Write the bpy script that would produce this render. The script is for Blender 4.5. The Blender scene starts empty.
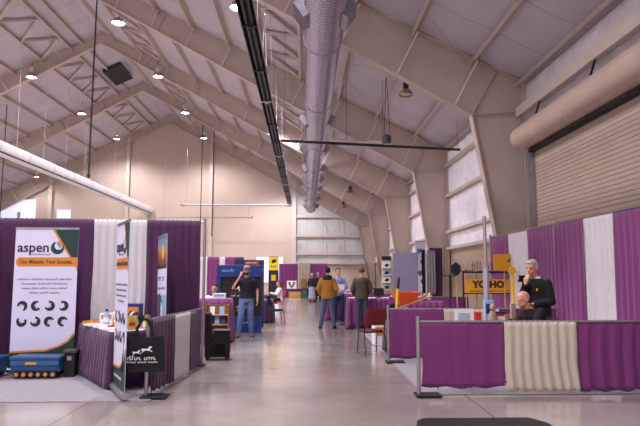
import bpy, bmesh, math, random
from mathutils import Vector, Matrix, noise
random.seed(7)
PI = math.pi
SC = bpy.context.scene
COL = SC.collection
V = Vector

# ------------------------------------------------------------------ materials
def lin(h):
    c = [int(h[i:i+2], 16)/255 for i in (0, 2, 4)]
    return [(x/12.92 if x <= .04045 else ((x+.055)/1.055)**2.4) for x in c] + [1]

def mat(name, hexcol, rough=.6, metal=0, vary=.08, scale=6, bump=0, bscale=60, spec=.5, emit=0, sheen=0):
    m = bpy.data.materials.new(name); m.use_nodes = True
    nt = m.node_tree; b = nt.nodes['Principled BSDF']
    c = lin(hexcol)
    b.inputs['Roughness'].default_value = rough
    b.inputs['Metallic'].default_value = metal
    b.inputs['Specular IOR Level'].default_value = spec
    b.inputs['Base Color'].default_value = c
    if sheen: b.inputs['Sheen Weight'].default_value = sheen
    tc = nt.nodes.new('ShaderNodeTexCoord')
    if vary:
        n = nt.nodes.new('ShaderNodeTexNoise'); n.inputs['Scale'].default_value = scale; n.inputs['Detail'].default_value = 4
        nt.links.new(tc.outputs['Object'], n.inputs['Vector'])
        r = nt.nodes.new('ShaderNodeValToRGB')
        r.color_ramp.elements[0].position = .3; r.color_ramp.elements[1].position = .7
        r.color_ramp.elements[0].color = [x*(1-vary) for x in c[:3]] + [1]
        r.color_ramp.elements[1].color = [min(1, x*(1+vary)) for x in c[:3]] + [1]
        nt.links.new(n.outputs['Fac'], r.inputs['Fac']); nt.links.new(r.outputs['Color'], b.inputs['Base Color'])
    if bump:
        n2 = nt.nodes.new('ShaderNodeTexNoise'); n2.inputs['Scale'].default_value = bscale
        nt.links.new(tc.outputs['Object'], n2.inputs['Vector'])
        bp = nt.nodes.new('ShaderNodeBump'); bp.inputs['Strength'].default_value = bump; bp.inputs['Distance'].default_value = .02
        nt.links.new(n2.outputs['Fac'], bp.inputs['Height']); nt.links.new(bp.outputs['Normal'], b.inputs['Normal'])
    if emit:
        b.inputs['Emission Color'].default_value = c; b.inputs['Emission Strength'].default_value = emit
    return m

def add_lines(m, axis, period, width, dark, offset=0):
    """thin seams repeated along one object axis"""
    nt = m.node_tree; b = nt.nodes['Principled BSDF']
    tc = nt.nodes.new('ShaderNodeTexCoord'); sp = nt.nodes.new('ShaderNodeSeparateXYZ')
    nt.links.new(tc.outputs['Object'], sp.inputs[0])
    a = nt.nodes.new('ShaderNodeMath'); a.operation = 'ADD'; a.inputs[1].default_value = 1000*period + offset
    nt.links.new(sp.outputs[axis], a.inputs[0])
    md = nt.nodes.new('ShaderNodeMath'); md.operation = 'MODULO'; md.inputs[1].default_value = period
    nt.links.new(a.outputs[0], md.inputs[0])
    lt = nt.nodes.new('ShaderNodeMath'); lt.operation = 'LESS_THAN'; lt.inputs[1].default_value = width
    nt.links.new(md.outputs[0], lt.inputs[0])
    mx = nt.nodes.new('ShaderNodeMix'); mx.data_type = 'RGBA'; mx.blend_type = 'MULTIPLY'
    nt.links.new(lt.outputs[0], mx.inputs['Factor'])
    src = b.inputs['Base Color']
    if src.links: nt.links.new(src.links[0].from_socket, mx.inputs['A'])
    else: mx.inputs['A'].default_value = src.default_value
    mx.inputs['B'].default_value = (dark, dark, dark, 1)
    nt.links.new(mx.outputs['Result'], src)

M = {}
M['frame'] = mat('frame paint', 'c5b4a9', .5, vary=.06, scale=1.2)
M['flange'] = mat('flange paint', 'd6c8bf', .5, vary=.05, scale=2)
M['purlin'] = mat('purlin paint', 'c2b3a8', .55, vary=.08, scale=2)
M['roof'] = mat('roof blanket', 'c6bfc8', .7, vary=.06, scale=.7, bump=.2, bscale=3)
add_lines(M['roof'], 'Y', 1.9, .05, .72)
M['wall'] = mat('wall sheet', 'd2bfb2', .6, vary=.04, scale=.6)
add_lines(M['wall'], 'X', .91, .02, .9)
M['wainscot'] = mat('wainscot sheet', 'c2ad99', .6, vary=.05, scale=1)
M['insul'] = mat('wall insulation', 'e4dfe6', .6, vary=.12, scale=2.2, bump=.6, bscale=4)
M['insul_glow'] = mat('glowing wall insulation', 'e6e0ea', .6, vary=.12, scale=2.2, bump=.6, bscale=4, emit=.2)  # copy of the wall insulation with a glow added to brighten the bays
M['insul_end'] = mat('end wall insulation', 'd2d4d2', .6, vary=.08, scale=1.2, bump=.3, bscale=3)
add_lines(M['insul_end'], 'X', 1.6, .05, .8)
M['door'] = mat('door slat', 'bba99b', .5, vary=.05, scale=1)
M['hood'] = mat('door hood', 'c2ab9d', .45, vary=.06, scale=1.5)
M['white_metal'] = mat('white metal', 'd8d4d6', .4)
M['galv'] = mat('galvanised', 'b5b0c0', .22, metal=1, vary=.14, scale=9, bump=.1, bscale=20)
M['galv_dull'] = mat('galvanised dull', '9b96a4', .4, metal=.6, vary=.1, scale=5)
M['duct_white'] = mat('pale duct', 'f0edf2', .35, metal=.0, vary=.06, scale=3)
M['black_metal'] = mat('black metal', '17151a', .45, vary=.2)
M['dark'] = mat('dark rubber', '1b191c', .6)
M['black_cloth'] = mat('black cloth', '131216', .85, vary=.2, bump=.3, bscale=120)
M['steel'] = mat('brushed steel', 'a9a3a8', .35, metal=.8)
M['wood'] = mat('wood', '9a6a3c', .55, vary=.25, scale=12)
M['lightwood'] = mat('light wood', 'c19563', .6, vary=.2, scale=14)
M['purple'] = mat('purple drape', '76276b', .65, vary=.07, scale=3, bump=.12, bscale=250, sheen=.25)
M['purple_dark'] = mat('deep purple drape', '471848', .7, vary=.08, scale=3, bump=.12, bscale=250, sheen=.25)
M['cream'] = mat('cream drape', 'c9bbab', .75, vary=.05, scale=3, bump=.12, bscale=250, sheen=.2)
M['whitecloth'] = mat('white drape', 'd3cdd2', .75, vary=.04, scale=3, bump=.12, bscale=250, sheen=.2)
M['paper'] = mat('paper', 'ecebf0', .6, vary=.02)
M['banner_white'] = mat('banner white', 'ddd8f0', .5, vary=.01)
M['orange'] = mat('orange print', 'd8852f', .5, vary=.03)
M['darkgreen'] = mat('dark green print', '133a33', .5, vary=.05)
M['ink'] = mat('dark ink', '201e28', .5, vary=.05)
M['greyink'] = mat('grey ink', '6d6c78', .5, vary=.03)
M['red'] = mat('red print', 'c8281e', .5, vary=.05)
M['orange_plastic'] = mat('orange plastic', 'ee5a1e', .35, vary=.04)
M['yellow'] = mat('yellow paint', 'e8b51c', .4, vary=.05)
M['amber'] = mat('amber sign', 'e0991a', .45, vary=.06)
M['blue'] = mat('blue print', '1b3076', .45, vary=.06)
M['case_blue'] = mat('case blue', '2d5d92', .4, vary=.1)
M['lightblue'] = mat('light blue', '8fb7dd', .4, vary=.05)
M['skin'] = mat('skin', 'c68f75', .5, vary=.06, scale=10)
M['denim'] = mat('denim', '6478a6', .85, vary=.18, scale=8, bump=.2, bscale=200)
M['denim2'] = mat('faded denim', '57617c', .85, vary=.2, scale=8, bump=.2, bscale=200)
M['denim3'] = mat('dark denim', '3b4256', .85, vary=.2, scale=8, bump=.2, bscale=200)
M['burgundy'] = mat('burgundy vinyl', '6c1f24', .45, vary=.08)
M['cardboard'] = mat('cardboard', 'b58850', .75, vary=.08)
M['green'] = mat('green plastic', '2f7d63', .5)
M['magenta'] = mat('pink plastic', 'c4306c', .45)
M['grey_panel'] = mat('grey fabric panel', '8f86a0', .8, vary=.04, scale=2)
M['carpet'] = mat('booth carpet', '969099', .9, vary=.08, scale=14, bump=.3, bscale=300)
M['daylight'] = mat('daylit pane', 'd6d8f4', .5, vary=0, emit=.75)
M['lamp_on'] = mat('lit lamp lens', 'fff6ff', .5, vary=0, emit=55)
M['lamp_dim'] = mat('unlit lamp lens', 'cdc6c4', .3, vary=0)
M['alum'] = mat('spun aluminium', 'b3a79c', .35, metal=.7)
M['bronze'] = mat('dull bronze shade', '9c8664', .4, metal=.5)
M['vent'] = mat('dark vent', '3b3134', .6)

def floor_mat():
    m = bpy.data.materials.new('polished concrete'); m.use_nodes = True
    nt = m.node_tree; b = nt.nodes['Principled BSDF']
    tc = nt.nodes.new('ShaderNodeTexCoord')
    n = nt.nodes.new('ShaderNodeTexNoise'); n.inputs['Scale'].default_value = .55; n.inputs['Detail'].default_value = 8; n.inputs['Roughness'].default_value = .6
    nt.links.new(tc.outputs['Object'], n.inputs['Vector'])
    r = nt.nodes.new('ShaderNodeValToRGB')
    r.color_ramp.elements[0].position = .34; r.color_ramp.elements[1].position = .66
    r.color_ramp.elements[0].color = lin('8a817d'); r.color_ramp.elements[1].color = lin('aaa09b')
    nt.links.new(n.outputs['Fac'], r.inputs['Fac']); nt.links.new(r.outputs['Color'], b.inputs['Base Color'])
    n3 = nt.nodes.new('ShaderNodeTexNoise'); n3.inputs['Scale'].default_value = 1.6; n3.inputs['Detail'].default_value = 5
    nt.links.new(tc.outputs['Object'], n3.inputs['Vector'])
    mr = nt.nodes.new('ShaderNodeMapRange'); mr.inputs['To Min'].default_value = .08; mr.inputs['To Max'].default_value = .24
    nt.links.new(n3.outputs['Fac'], mr.inputs['Value']); nt.links.new(mr.outputs[0], b.inputs['Roughness'])
    b.inputs['Specular IOR Level'].default_value = .55
    n2 = nt.nodes.new('ShaderNodeTexNoise'); n2.inputs['Scale'].default_value = 5
    nt.links.new(tc.outputs['Object'], n2.inputs['Vector'])
    bp = nt.nodes.new('ShaderNodeBump'); bp.inputs['Strength'].default_value = .06; bp.inputs['Distance'].default_value = .02
    nt.links.new(n2.outputs['Fac'], bp.inputs['Height']); nt.links.new(bp.outputs['Normal'], b.inputs['Normal'])
    return m
M['floor'] = floor_mat()
add_lines(M['floor'], 'X', 4.6, .02, .55, 2.6)
add_lines(M['floor'], 'Y', 4.6, .02, .6, .7)

def gradient_mat(name, stops, z0, z1, rough=.5):
    m = bpy.data.materials.new(name); m.use_nodes = True
    nt = m.node_tree; b = nt.nodes['Principled BSDF']; b.inputs['Roughness'].default_value = rough
    tc = nt.nodes.new('ShaderNodeTexCoord'); sp = nt.nodes.new('ShaderNodeSeparateXYZ')
    nt.links.new(tc.outputs['Object'], sp.inputs[0])
    mr = nt.nodes.new('ShaderNodeMapRange'); mr.inputs['From Min'].default_value = z0; mr.inputs['From Max'].default_value = z1
    nt.links.new(sp.outputs['Z'], mr.inputs['Value'])
    r = nt.nodes.new('ShaderNodeValToRGB'); nt.links.new(mr.outputs[0], r.inputs['Fac'])
    while len(r.color_ramp.elements) < len(stops): r.color_ramp.elements.new(.5)
    for e, (p, c) in zip(r.color_ramp.elements, stops): e.position = p; e.color = lin(c)
    nt.links.new(r.outputs['Color'], b.inputs['Base Color'])
    return m

# ------------------------------------------------------------------ mesh helpers
def basis(d):
    d = V(d).normalized()
    u = V((0, 0, 1)) if abs(d.z) < .95 else V((1, 0, 0))
    a = d.cross(u).normalized(); b = a.cross(d).normalized()
    return d, a, b

class MB:
    def __init__(s): s.v = []; s.f = []; s.sm = False
    def add(s, vs, fs):
        o = len(s.v); s.v += [tuple(p) for p in vs]; s.f += [tuple(i+o for i in f) for f in fs]; return s
    def box(s, x0, x1, y0, y1, z0, z1, mtx=None):
        vs = [V((x, y, z)) for x in (x0, x1) for y in (y0, y1) for z in (z0, z1)]
        if mtx: vs = [mtx @ p for p in vs]
        return s.add(vs, [(0,1,3,2),(4,6,7,5),(0,4,5,1),(2,3,7,6),(0,2,6,4),(1,5,7,3)])
    def cbox(s, c, size, mtx=None):
        return s.box(c[0]-size[0]/2, c[0]+size[0]/2, c[1]-size[1]/2, c[1]+size[1]/2, c[2]-size[2]/2, c[2]+size[2]/2, mtx)
    def bar(s, p, q, w, h, up=None):
        """rectangular bar from p to q; w across, h along the up-ish axis"""
        p, q = V(p), V(q); d = (q-p).normalized()
        u = V(up) if up else (V((0, 0, 1)) if abs(d.z) < .95 else V((0, 1, 0)))
        a = d.cross(u).normalized()*w/2; b = a.cross(d).normalized()*h/2
        vs = [e+i+j for e in (p, q) for i in (-a, a) for j in (-b, b)]
        return s.add(vs, [(0,1,3,2),(4,6,7,5),(0,4,5,1),(2,3,7,6),(0,2,6,4),(1,5,7,3)])
    def cyl(s, p, q, r0, r1=None, n=12):
        r1 = r0 if r1 is None else r1; p, q = V(p), V(q); d, a, b = basis(q-p)
        vs = []
        for c, r in ((p, r0), (q, r1)):
            for i in range(n):
                t = 2*PI*i/n; vs.append(c+(a*math.cos(t)+b*math.sin(t))*r)
        fs = [(i, (i+1) % n, n+(i+1) % n, n+i) for i in range(n)] + [tuple(range(n-1, -1, -1)), tuple(range(n, 2*n))]
        return s.add(vs, fs)
    def tube(s, pts, r, n=8):
        for a, b in zip(pts, pts[1:]): s.cyl(a, b, r, r, n)
        for a in pts[1:-1]: s.ball(a, (r, r, r), 6, n)
        return s
    def ball(s, c, r, nr=8, n=12, mtx=None):
        if not hasattr(r, '__len__'): r = (r, r, r)
        c = V(c); vs = [V((0, 0, -r[2]))]
        for i in range(1, nr):
            t = -PI/2+PI*i/nr
            for j in range(n):
                p = 2*PI*j/n; vs.append(V((r[0]*math.cos(t)*math.cos(p), r[1]*math.cos(t)*math.sin(p), r[2]*math.sin(t))))
        vs.append(V((0, 0, r[2])))
        fs = [(0, 1+(j+1) % n, 1+j) for j in range(n)]
        for i in range(nr-2):
            for j in range(n):
                a = 1+i*n; fs.append((a+j, a+(j+1) % n, a+n+(j+1) % n, a+n+j))
        a = 1+(nr-2)*n; fs += [(a+j, a+(j+1) % n, len(vs)-1) for j in range(n)]
        if mtx: vs = [mtx @ p for p in vs]
        return s.add([p+c for p in vs], fs)
    def cap(s, p, q, r0, r1=None, n=12):
        r1 = r0 if r1 is None else r1
        s.cyl(p, q, r0, r1, n); s.ball(p, r0, 8, n); s.ball(q, r1, 8, n); return s
    def loft(s, rings, n=20):
        """rings: (centre, rx, ry[, xdir, ydir]) closed"""
        vs = []
        for rg in rings:
            c, rx, ry = V(rg[0]), rg[1], rg[2]
            xd = V(rg[3]) if len(rg) > 3 else V((1, 0, 0)); yd = V(rg[4]) if len(rg) > 4 else V((0, 1, 0))
            for i in range(n):
                t = 2*PI*i/n; vs.append(c+xd*rx*math.cos(t)+yd*ry*math.sin(t))
        fs = [tuple(range(n-1, -1, -1))]
        for k in range(len(rings)-1):
            a = k*n; fs += [(a+i, a+(i+1) % n, a+n+(i+1) % n, a+n+i) for i in range(n)]
        fs.append(tuple(range((len(rings)-1)*n, len(rings)*n)))
        return s.add(vs, fs)
    def lathe(s, prof, c=(0, 0, 0), n=20):
        return s.loft([((c[0], c[1], c[2]+z), r, r) for r, z in prof], n)
    def prism(s, poly, axis, a0, a1):
        """poly of 2D points; axis 'y': poly in xz extruded in y; 'x': poly in yz; 'z': poly in xy"""
        n = len(poly)
        def P(u, w, a): return {'y': (u, a, w), 'x': (a, u, w), 'z': (u, w, a)}[axis]
        vs = [P(u, w, a0) for u, w in poly]+[P(u, w, a1) for u, w in poly]
        return s.add(vs, [tuple(range(n)), tuple(range(2*n-1, n-1, -1))]+[(i, n+i, n+(i+1) % n, (i+1) % n) for i in range(n)])

def mesh_of(mb, name):
    me = bpy.data.meshes.new(name); me.from_pydata(mb.v, [], mb.f); me.update()
    bm = bmesh.new(); bm.from_mesh(me); bmesh.ops.recalc_face_normals(bm, faces=bm.faces); bm.to_mesh(me); bm.free()
    return me

def put(name, mb, m, parent=None, loc=(0, 0, 0), rotz=0, smooth=None, bevel=0):
    me = mb if isinstance(mb, bpy.types.Mesh) else mesh_of(mb, name)
    me.materials.clear(); me.materials.append(M[m] if isinstance(m, str) else m)
    if smooth is True:
        for p in me.polygons: p.use_smooth = True
    elif smooth:                       # angle in degrees
        me.shade_flat() if hasattr(me, 'shade_flat') else None
        bm = bmesh.new(); bm.from_mesh(me)
        for f in bm.faces: f.smooth = True
        for e in bm.edges:
            e.smooth = not (len(e.link_faces) == 2 and e.calc_face_angle(0) > math.radians(smooth))
        bm.to_mesh(me); bm.free()
    o = bpy.data.objects.new(name, me); COL.objects.link(o)
    o.location = loc; o.rotation_euler = (0, 0, rotz)
    if parent: o.parent = parent
    if bevel:
        b = o.modifiers.new('bevel', 'BEVEL'); b.width = bevel; b.segments = 2; b.limit_method = 'ANGLE'
    return o

def tag(o, label=None, cat=None, group=None, kind=None):
    if label: o['label'] = label
    if cat: o['category'] = cat
    if group: o['group'] = group
    if kind: o['kind'] = kind
    return o

def thing(name, label, cat, loc=(0, 0, 0), rotz=0, group=None):
    o = bpy.data.objects.new(name, None); COL.objects.link(o); o.empty_display_size = .1
    o.location = loc; o.rotation_euler = (0, 0, rotz)
    return tag(o, label, cat, group)

def struct(name, mb, m, parent=None, label=None, smooth=None):
    o = put(name, mb, m, parent, smooth=smooth)
    if not parent: o['kind'] = 'structure'
    if label: o['label'] = label
    return o

def copy_tree(o, parent=None):
    c = o.copy(); COL.objects.link(c); c.parent = parent
    for ch in list(o.children): copy_tree(ch, c)
    return c

def text_mesh(s, size, ext=.0015, align='CENTER', bold=0, xs=1):
    cu = bpy.data.curves.new('t', 'FONT'); cu.body = s; cu.size = size; cu.extrude = ext; cu.align_x = align; cu.align_y = 'CENTER'
    cu.offset = bold; cu.resolution_u = 3
    o = bpy.data.objects.new('t', cu); COL.objects.link(o)
    dg = bpy.context.evaluated_depsgraph_get(); me = bpy.data.meshes.new_from_object(o.evaluated_get(dg))
    bpy.data.objects.remove(o); bpy.data.curves.remove(cu)
    me.transform(Matrix.Rotation(PI/2, 4, 'X') @ Matrix.Diagonal((xs, 1, 1, 1)))
    me.name = 'lettering'
    return me

def lettering(s, size, m, parent, loc, bold=0, xs=1, name='lettering', rotz=0, align='CENTER'):
    return put(name, text_mesh(s, size, bold=bold, xs=xs, align=align), m, parent, loc, rotz)

def marks(width, h, m, parent, loc, name='text_line', words=5, t=.0015):
    """a printed line too small to read: uneven word-like strokes"""
    rnd = random.Random(int(width*1000+h*7777+words)); mb = MB(); x = -width/2; end = width/2
    gap = h*.55; step = h*.42; k = 0; wl = width/words
    while x < end-step:
        if x-(-width/2) > (k+1)*wl-gap: x += gap; k += 1; continue
        hh = h*(.55 if rnd.random() < .7 else .85); c = rnd.random()
        mb.box(x, x+step*.4, -t, 0, -h*.3, -h*.3+hh)
        mb.box(x, x+step*.95, -t, 0, -h*.3+(hh-h*.16 if c < .5 else 0), -h*.3+(hh if c < .5 else h*.16))
        x += step*1.12
    return put(name, mb, m, parent, loc)

# ------------------------------------------------------------------ the hall
XR, ZE, XRG, ZR, XL = 6.6, 7.35, -13.05, 17.0, -32.7
Y0, YE = -2.0, 56.2
FY = [-2.0, 7.6, 17.25, 26.9, 36.6, 46.2, 55.9]
def zroof(x): return ZR-.4911*abs(x-XRG)
PX_R = [6.45, 5.1, 3.34, 1.6, -.15, -1.8, -3.52, -5.25, -6.95, -8.7, -10.4, -12.1]
PX_L = [-14.3, -15.0, -16.7, -18.42, -20.15, -21.9, -23.6, -25.35, -27.1, -28.8, -30.5, -32.3]

f = MB().box(XL-.1, XR+.15, Y0, YE+.15, -.12, 0); struct('floor', f, 'floor')

# roof underside, blanket sagging between purlins
xs = sorted([XL-.05, XRG, XR+.1]+PX_R+PX_L)
grid = []
for a, b in zip(xs, xs[1:]):
    grid.append((a, 0)); grid.append(((a+b)/2, -.05 if b-a > 1 else 0))
grid.append((xs[-1], 0))
rm = MB()
n = len(grid)
for y in (Y0, YE+.1):
    for x, dz in grid: rm.v.append((x, y, zroof(x)+dz))
    for x, dz in grid: rm.v.append((x, y, zroof(x)+.12))
for i in range(n-1):
    rm.f += [(i, i+1, 2*n+i+1, 2*n+i), (n+i, 3*n+i, 3*n+i+1, n+i+1)]
    rm.f += [(i, n+i, n+i+1, i+1), (2*n+i, 2*n+i+1, 3*n+i+1, 3*n+i)]
rm.f += [(0, 2*n, 3*n, n), (n-1, 2*n-1, 4*n-1, 3*n-1)]
struct('ceiling', rm, 'roof')

for k, x in enumerate(PX_R+PX_L):
    mb = MB(); z = zroof(x)
    s = -1 if x > XRG else 1
    sl = math.atan(.4911)*s
    R = Matrix.Translation((x, 0, z)) @ Matrix.Rotation(-sl, 4, 'Y')
    mb.box(-.012, .012, Y0+.05, YE, -.24, -.01, R)
    mb.box(-.1, .012, Y0+.05, YE, -.26, -.235, R)
    mb.box(-.012, .1, Y0+.05, YE, -.03, -.005, R)
    tag(struct('roof_purlin', mb, 'purlin'))

def seg_flange(mb, p, q, y, w=.3, t=.035):
    mb.bar((p[0], y, p[1]), (q[0], y, q[1]), t, w, up=(0, 1, 0))

def steel_frame(y):
    root = thing('steel_frame', None, None); root['kind'] = 'structure'; root.location = (0, y, 0)
    for s in (1, -1):
        def mx(x): return x if s == 1 else 2*XRG-x
        po = [(mx(6.5), 0), (mx(6.5), 7.3), (mx(4.95), 6.3), (mx(6.05), 0)]
        c = MB().prism(po, 'y', -.015, .015)
        seg_flange(c, (mx(6.5), 0), (mx(6.5), 7.2), 0)
        seg_flange(c, (mx(6.05), 0), (mx(4.95), 6.3), 0)
        c.bar((mx(4.95), 0, 6.3), (mx(6.5), 0, 6.42), .28, .03)
        c.cbox((mx(6.28), 0, .02), (.6, .36, .04))
        put('column', c, 'frame', root)
        ra = MB().prism([(mx(6.5), 7.3), (XRG, ZR-.06), (XRG, 16.25), (mx(4.95), 6.3)], 'y', -.014, .014)
        seg_flange(ra, (mx(4.95), 6.3), (mx(-7), 12.93), 0); seg_flange(ra, (mx(-7), 12.93), (XRG, 16.25), 0)
        seg_flange(ra, (mx(6.5), 7.33), (XRG, ZR-.05), 0)
        put('rafter', ra, 'frame', root)
        st = MB()
        for xa, xb in ((4.95, 5.75),): st.bar((mx(xa), 0, 6.3), (mx(xb), 0, zroof(xb)-.1), .22, .02)
        for x in (1.0, -2.9, -7, -10.2):
            zb = 6.3+(4.95-x)*.5547
            st.bar((mx(x), 0, zb), (mx(x+.35), 0, zroof(x+.35)-.08), .2, .016)
        put('web_stiffener', st, 'frame', root)
        for x in [5.1, 3.34, 1.6, -.15, -1.8, -3.52, -5.25, -6.95, -8.7, -10.4]:
            zt = zroof(x)-.2; zb = lambda q: 6.3+(4.95-q)*.5547 if q > -7 else 12.93+(-7-q)*.5488
            q = x
            for _ in range(6): q = x-.49*(zt-zb(q))
            if q > 4.9: q = 4.9
            if q < XRG: continue
            for d in (-1, 1):
                fb = MB().bar((mx(q), d*.1, zb(q)+.03), (mx(x), d*.42, zt), .05, .05)
                put('flange_brace', fb, 'flange', root)
    return root
for y in FY[1:]: steel_frame(y)

# flat bracing fans laid between two purlins
def fan(xa, xb, y0, y1, nb):
    mb = MB(); L = (y1-y0)/nb; z = lambda x: zroof(x)-.17
    for i in range(nb):
        a, b, c = y0+i*L, y0+(i+.5)*L, y0+(i+1)*L
        mb.bar((xa, a, z(xa)), (xb, b, z(xb)), .15, .12); mb.bar((xb, b, z(xb)), (xa, c, z(xa)), .15, .12)
    o = struct('roof_bracing', mb, 'purlin')
for y0, y1 in zip(FY[1:], FY[2:]):
    fan(-16.6, -15.1, y0+1.2, y1-.4, 3)
    fan(-.25, -1.7, y0+2.2, y1-.6, 3)
    fan(-8.8, -10.3, y0+2.2, y1-.6, 3)
    ro = MB()
    ro.cyl((5.0, y0+.2, 7.6), (-3.4, y1-.2, zroof(-3.4)-.35), .007, n=6); ro.cyl((-3.4, y0+.2, zroof(-3.4)-.35), (5.0, y1-.2, 7.6), .007, n=6)
    struct('roof_tie_rod', ro, 'steel')

# ----- right wall
def corrug(mb, x, y0, y1, z0, z1, pitch, amp, t=.03):
    pts = []; n = int(round((z1-z0)/pitch))
    for i in range(n):
        z = z0+i*(z1-z0)/n; p = (z1-z0)/n
        pts += [(x, z), (x-amp, z+p*.18), (x-amp, z+p*.8), (x, z+p*.94)]
    pts.append((x, z1))
    a = len(mb.v)
    for y in (y0, y1):
        for px, z in pts: mb.v.append((px, y, z))
        for px, z in pts: mb.v.append((px+t, y, z))
    m = len(pts)
    for i in range(m-1):
        mb.f += [(a+i, a+i+1, a+2*m+i+1, a+2*m+i), (a+m+i, a+3*m+i, a+3*m+i+1, a+m+i+1), (a+i, a+m+i, a+m+i+1, a+i+1), (a+2*m+i, a+2*m+i+1, a+3*m+i+1, a+3*m+i)]
w = MB(); w.box(6.72, 6.85, Y0, YE, 0, 7.5)
struct('wall_right', w, 'wall')
for (a, b) in [(16.45, 17.2)]+[(p+.12, q-.12) for p, q in zip(FY[2:], FY[3:])]:
    struct('wall_panel', MB().box(6.6, 6.7, a, b, 0, 2.72), 'wainscot')
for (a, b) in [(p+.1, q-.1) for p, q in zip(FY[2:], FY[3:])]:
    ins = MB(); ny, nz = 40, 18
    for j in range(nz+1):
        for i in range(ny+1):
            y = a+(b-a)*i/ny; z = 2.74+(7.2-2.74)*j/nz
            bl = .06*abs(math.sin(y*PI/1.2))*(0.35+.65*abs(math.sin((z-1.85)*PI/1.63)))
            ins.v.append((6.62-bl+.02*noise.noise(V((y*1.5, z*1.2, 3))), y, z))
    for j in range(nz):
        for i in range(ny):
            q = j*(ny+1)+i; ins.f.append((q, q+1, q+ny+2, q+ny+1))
    struct('wall_insulation', ins, 'insul_glow', smooth=True)
    for z in (2.74, 3.48, 5.12, 6.55):
        g = MB().box(6.38, 6.6, a, b, z-.012, z+.012); g.box(6.37, 6.39, a, b, z-.06, z+.06); g.box(6.58, 6.6, a, b, z-.1, z+.1)
        struct('wall_girt', g, 'flange')
struct('wall_header_panel', MB().box(6.6, 6.7, 0, 17.1, 5.2, 7.2), 'insul')
for z in (6.35,):
    struct('wall_girt', MB().box(6.28, 6.6, 0, 17.1, z-.02, z+.12).box(6.25, 6.3, 0, 17.1, z-.14, z+.14), 'flange')
dd = MB(); corrug(dd, 6.5, 7.9, 16.35, 0.02, 5.2, .105, .018)
d = struct('door_1', dd, 'door')
dg_ = MB().box(6.38, 6.62, 16.32, 16.5, 0, 5.5); dg_.box(6.34, 6.4, 16.4, 16.48, 0, 5.5); put('door_guide', dg_, 'steel', d)
ch = MB()
for i in range(44): ch.ball((6.3, 16.75, 1.6+i*.085), (.016, .03 if i % 2 else .014, .05), 6, 6)
put('hoist_chain', ch, 'galv_dull', d)
hd = MB().cyl((6.18, 7.9, 5.42), (6.18, 16.45, 5.42), .345, n=36)
h = put('door_hood', hd, 'hood', d, smooth=40)
hs = MB()
for y in (9.9, 13.2): hs.cyl((6.18, y, 5.42), (6.18, y+.03, 5.42), .35, n=36)
put('hood_seam', hs, 'frame', h, smooth=40)
hb = MB()
for y in (9.4, 12.4, 15.5): hb.bar((6.18, y, 5.74), (6.35, y, 6.25), .04, .04)
put('hood_bracket', hb, 'black_metal', h)
put('door_bottom_seal', MB().box(6.3, 6.6, 7.9, 16.35, 5.0, 5.04), 'dark', d)

# ----- end wall (doorway and window holes are glowing panes set in front of it)
ew = MB().prism([(XL, 0), (XR+.1, 0), (XR+.1, ZE-.1), (XRG, ZR), (XL, ZE-.1)], 'y', YE, YE+.15)
struct('wall_end', ew, 'wall')
struct('wall_end_insulation', MB().prism([(-1.0, 2.72), (6.5, 2.72), (6.5, 7.25), (-1.0, 10.9)], 'y', YE-.06, YE), 'insul_end')
for x, wd in ((-1.15, .42), (-9.05, .34), (-17.0, .34), (-24.2, .34)):
    c = MB().box(x-wd/2, x+wd/2, YE-.36, YE-.33, 0, zroof(x)-.3); c.box(x-.02, x+.02, YE-.35, YE-.02, 0, zroof(x)-.3); c.box(x-wd/2, x+wd/2, YE-.04, YE-.01, 0, zroof(x)-.3)
    struct('wall_end_column', c, 'flange')
for z in (2.72, 3.6, 5.3, 7.15):
    x1 = 6.0
    g = MB().box(-1.0, x1, YE-.26, YE-.07, z-.015, z+.015); g.box(-1.0, x1, YE-.27, YE-.25, z-.11, z+.11)
    struct('wall_end_girt', g, 'flange')
rd = MB().cyl((1.2, YE-.12, 7.1), (4.2, YE-.12, 2.8), .03, n=6)
struct('wall_end_rod', rd, 'flange')
for x in (1.9, 3.6): struct('wall_end_mullion', MB().box(x-.03, x+.03, YE-.1, YE-.06, 2.7, 7.2), 'flange')
def pane(name, x0, x1, z0, z1):
    fr = MB(); t = .08
    for a in ((x0-t, x0, z0-t, z1+t), (x1, x1+t, z0-t, z1+t), (x0, x1, z0-t, z0), (x0, x1, z1, z1+t)): fr.box(a[0], a[1], YE-.08, YE-.005, a[2], a[3])
    o = struct(name, fr, 'flange'); put('pane', MB().box(x0, x1, YE-.05, YE-.02, z0, z1), 'daylight', o)
pane('glowing_doorway', -4.7, -2.2, .9, 3.3)  # open doorway, its daylight put in as a glowing pane
pane('window_2', -29.4, -25.6, 6.9, 8.7)
pane('window_3', -23.6, -22.3, 6.95, 7.75)
struct('wall_left', MB().box(XL-.15, XL, Y0, YE, 0, ZE-.1), 'wall')

# ridge vent
rv = thing('roof_exhaust_vent', 'dark square louvred exhaust vent up at the roof ridge', 'vent', (-13.85, 42.6, zroof(-13.85)-.42))
rv.rotation_euler = (0, -math.atan(.4911), 0)
put('vent_frame', MB().box(-.7, .7, -1.4, -1.3, 0, .3).box(-.7, .7, 1.3, 1.4, 0, .3).box(-.7, -.62, -1.3, 1.3, 0, .3).box(.62, .7, -1.3, 1.3, 0, .3), 'vent', rv)
lv = MB()
for i in range(13): lv.box(-.62, .62, -1.25+i*.2, -1.13+i*.2, .05, .09)
lv.box(-.62, .62, -1.3, 1.3, .2, .23)
put('louvre', lv, 'vent', rv)

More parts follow.
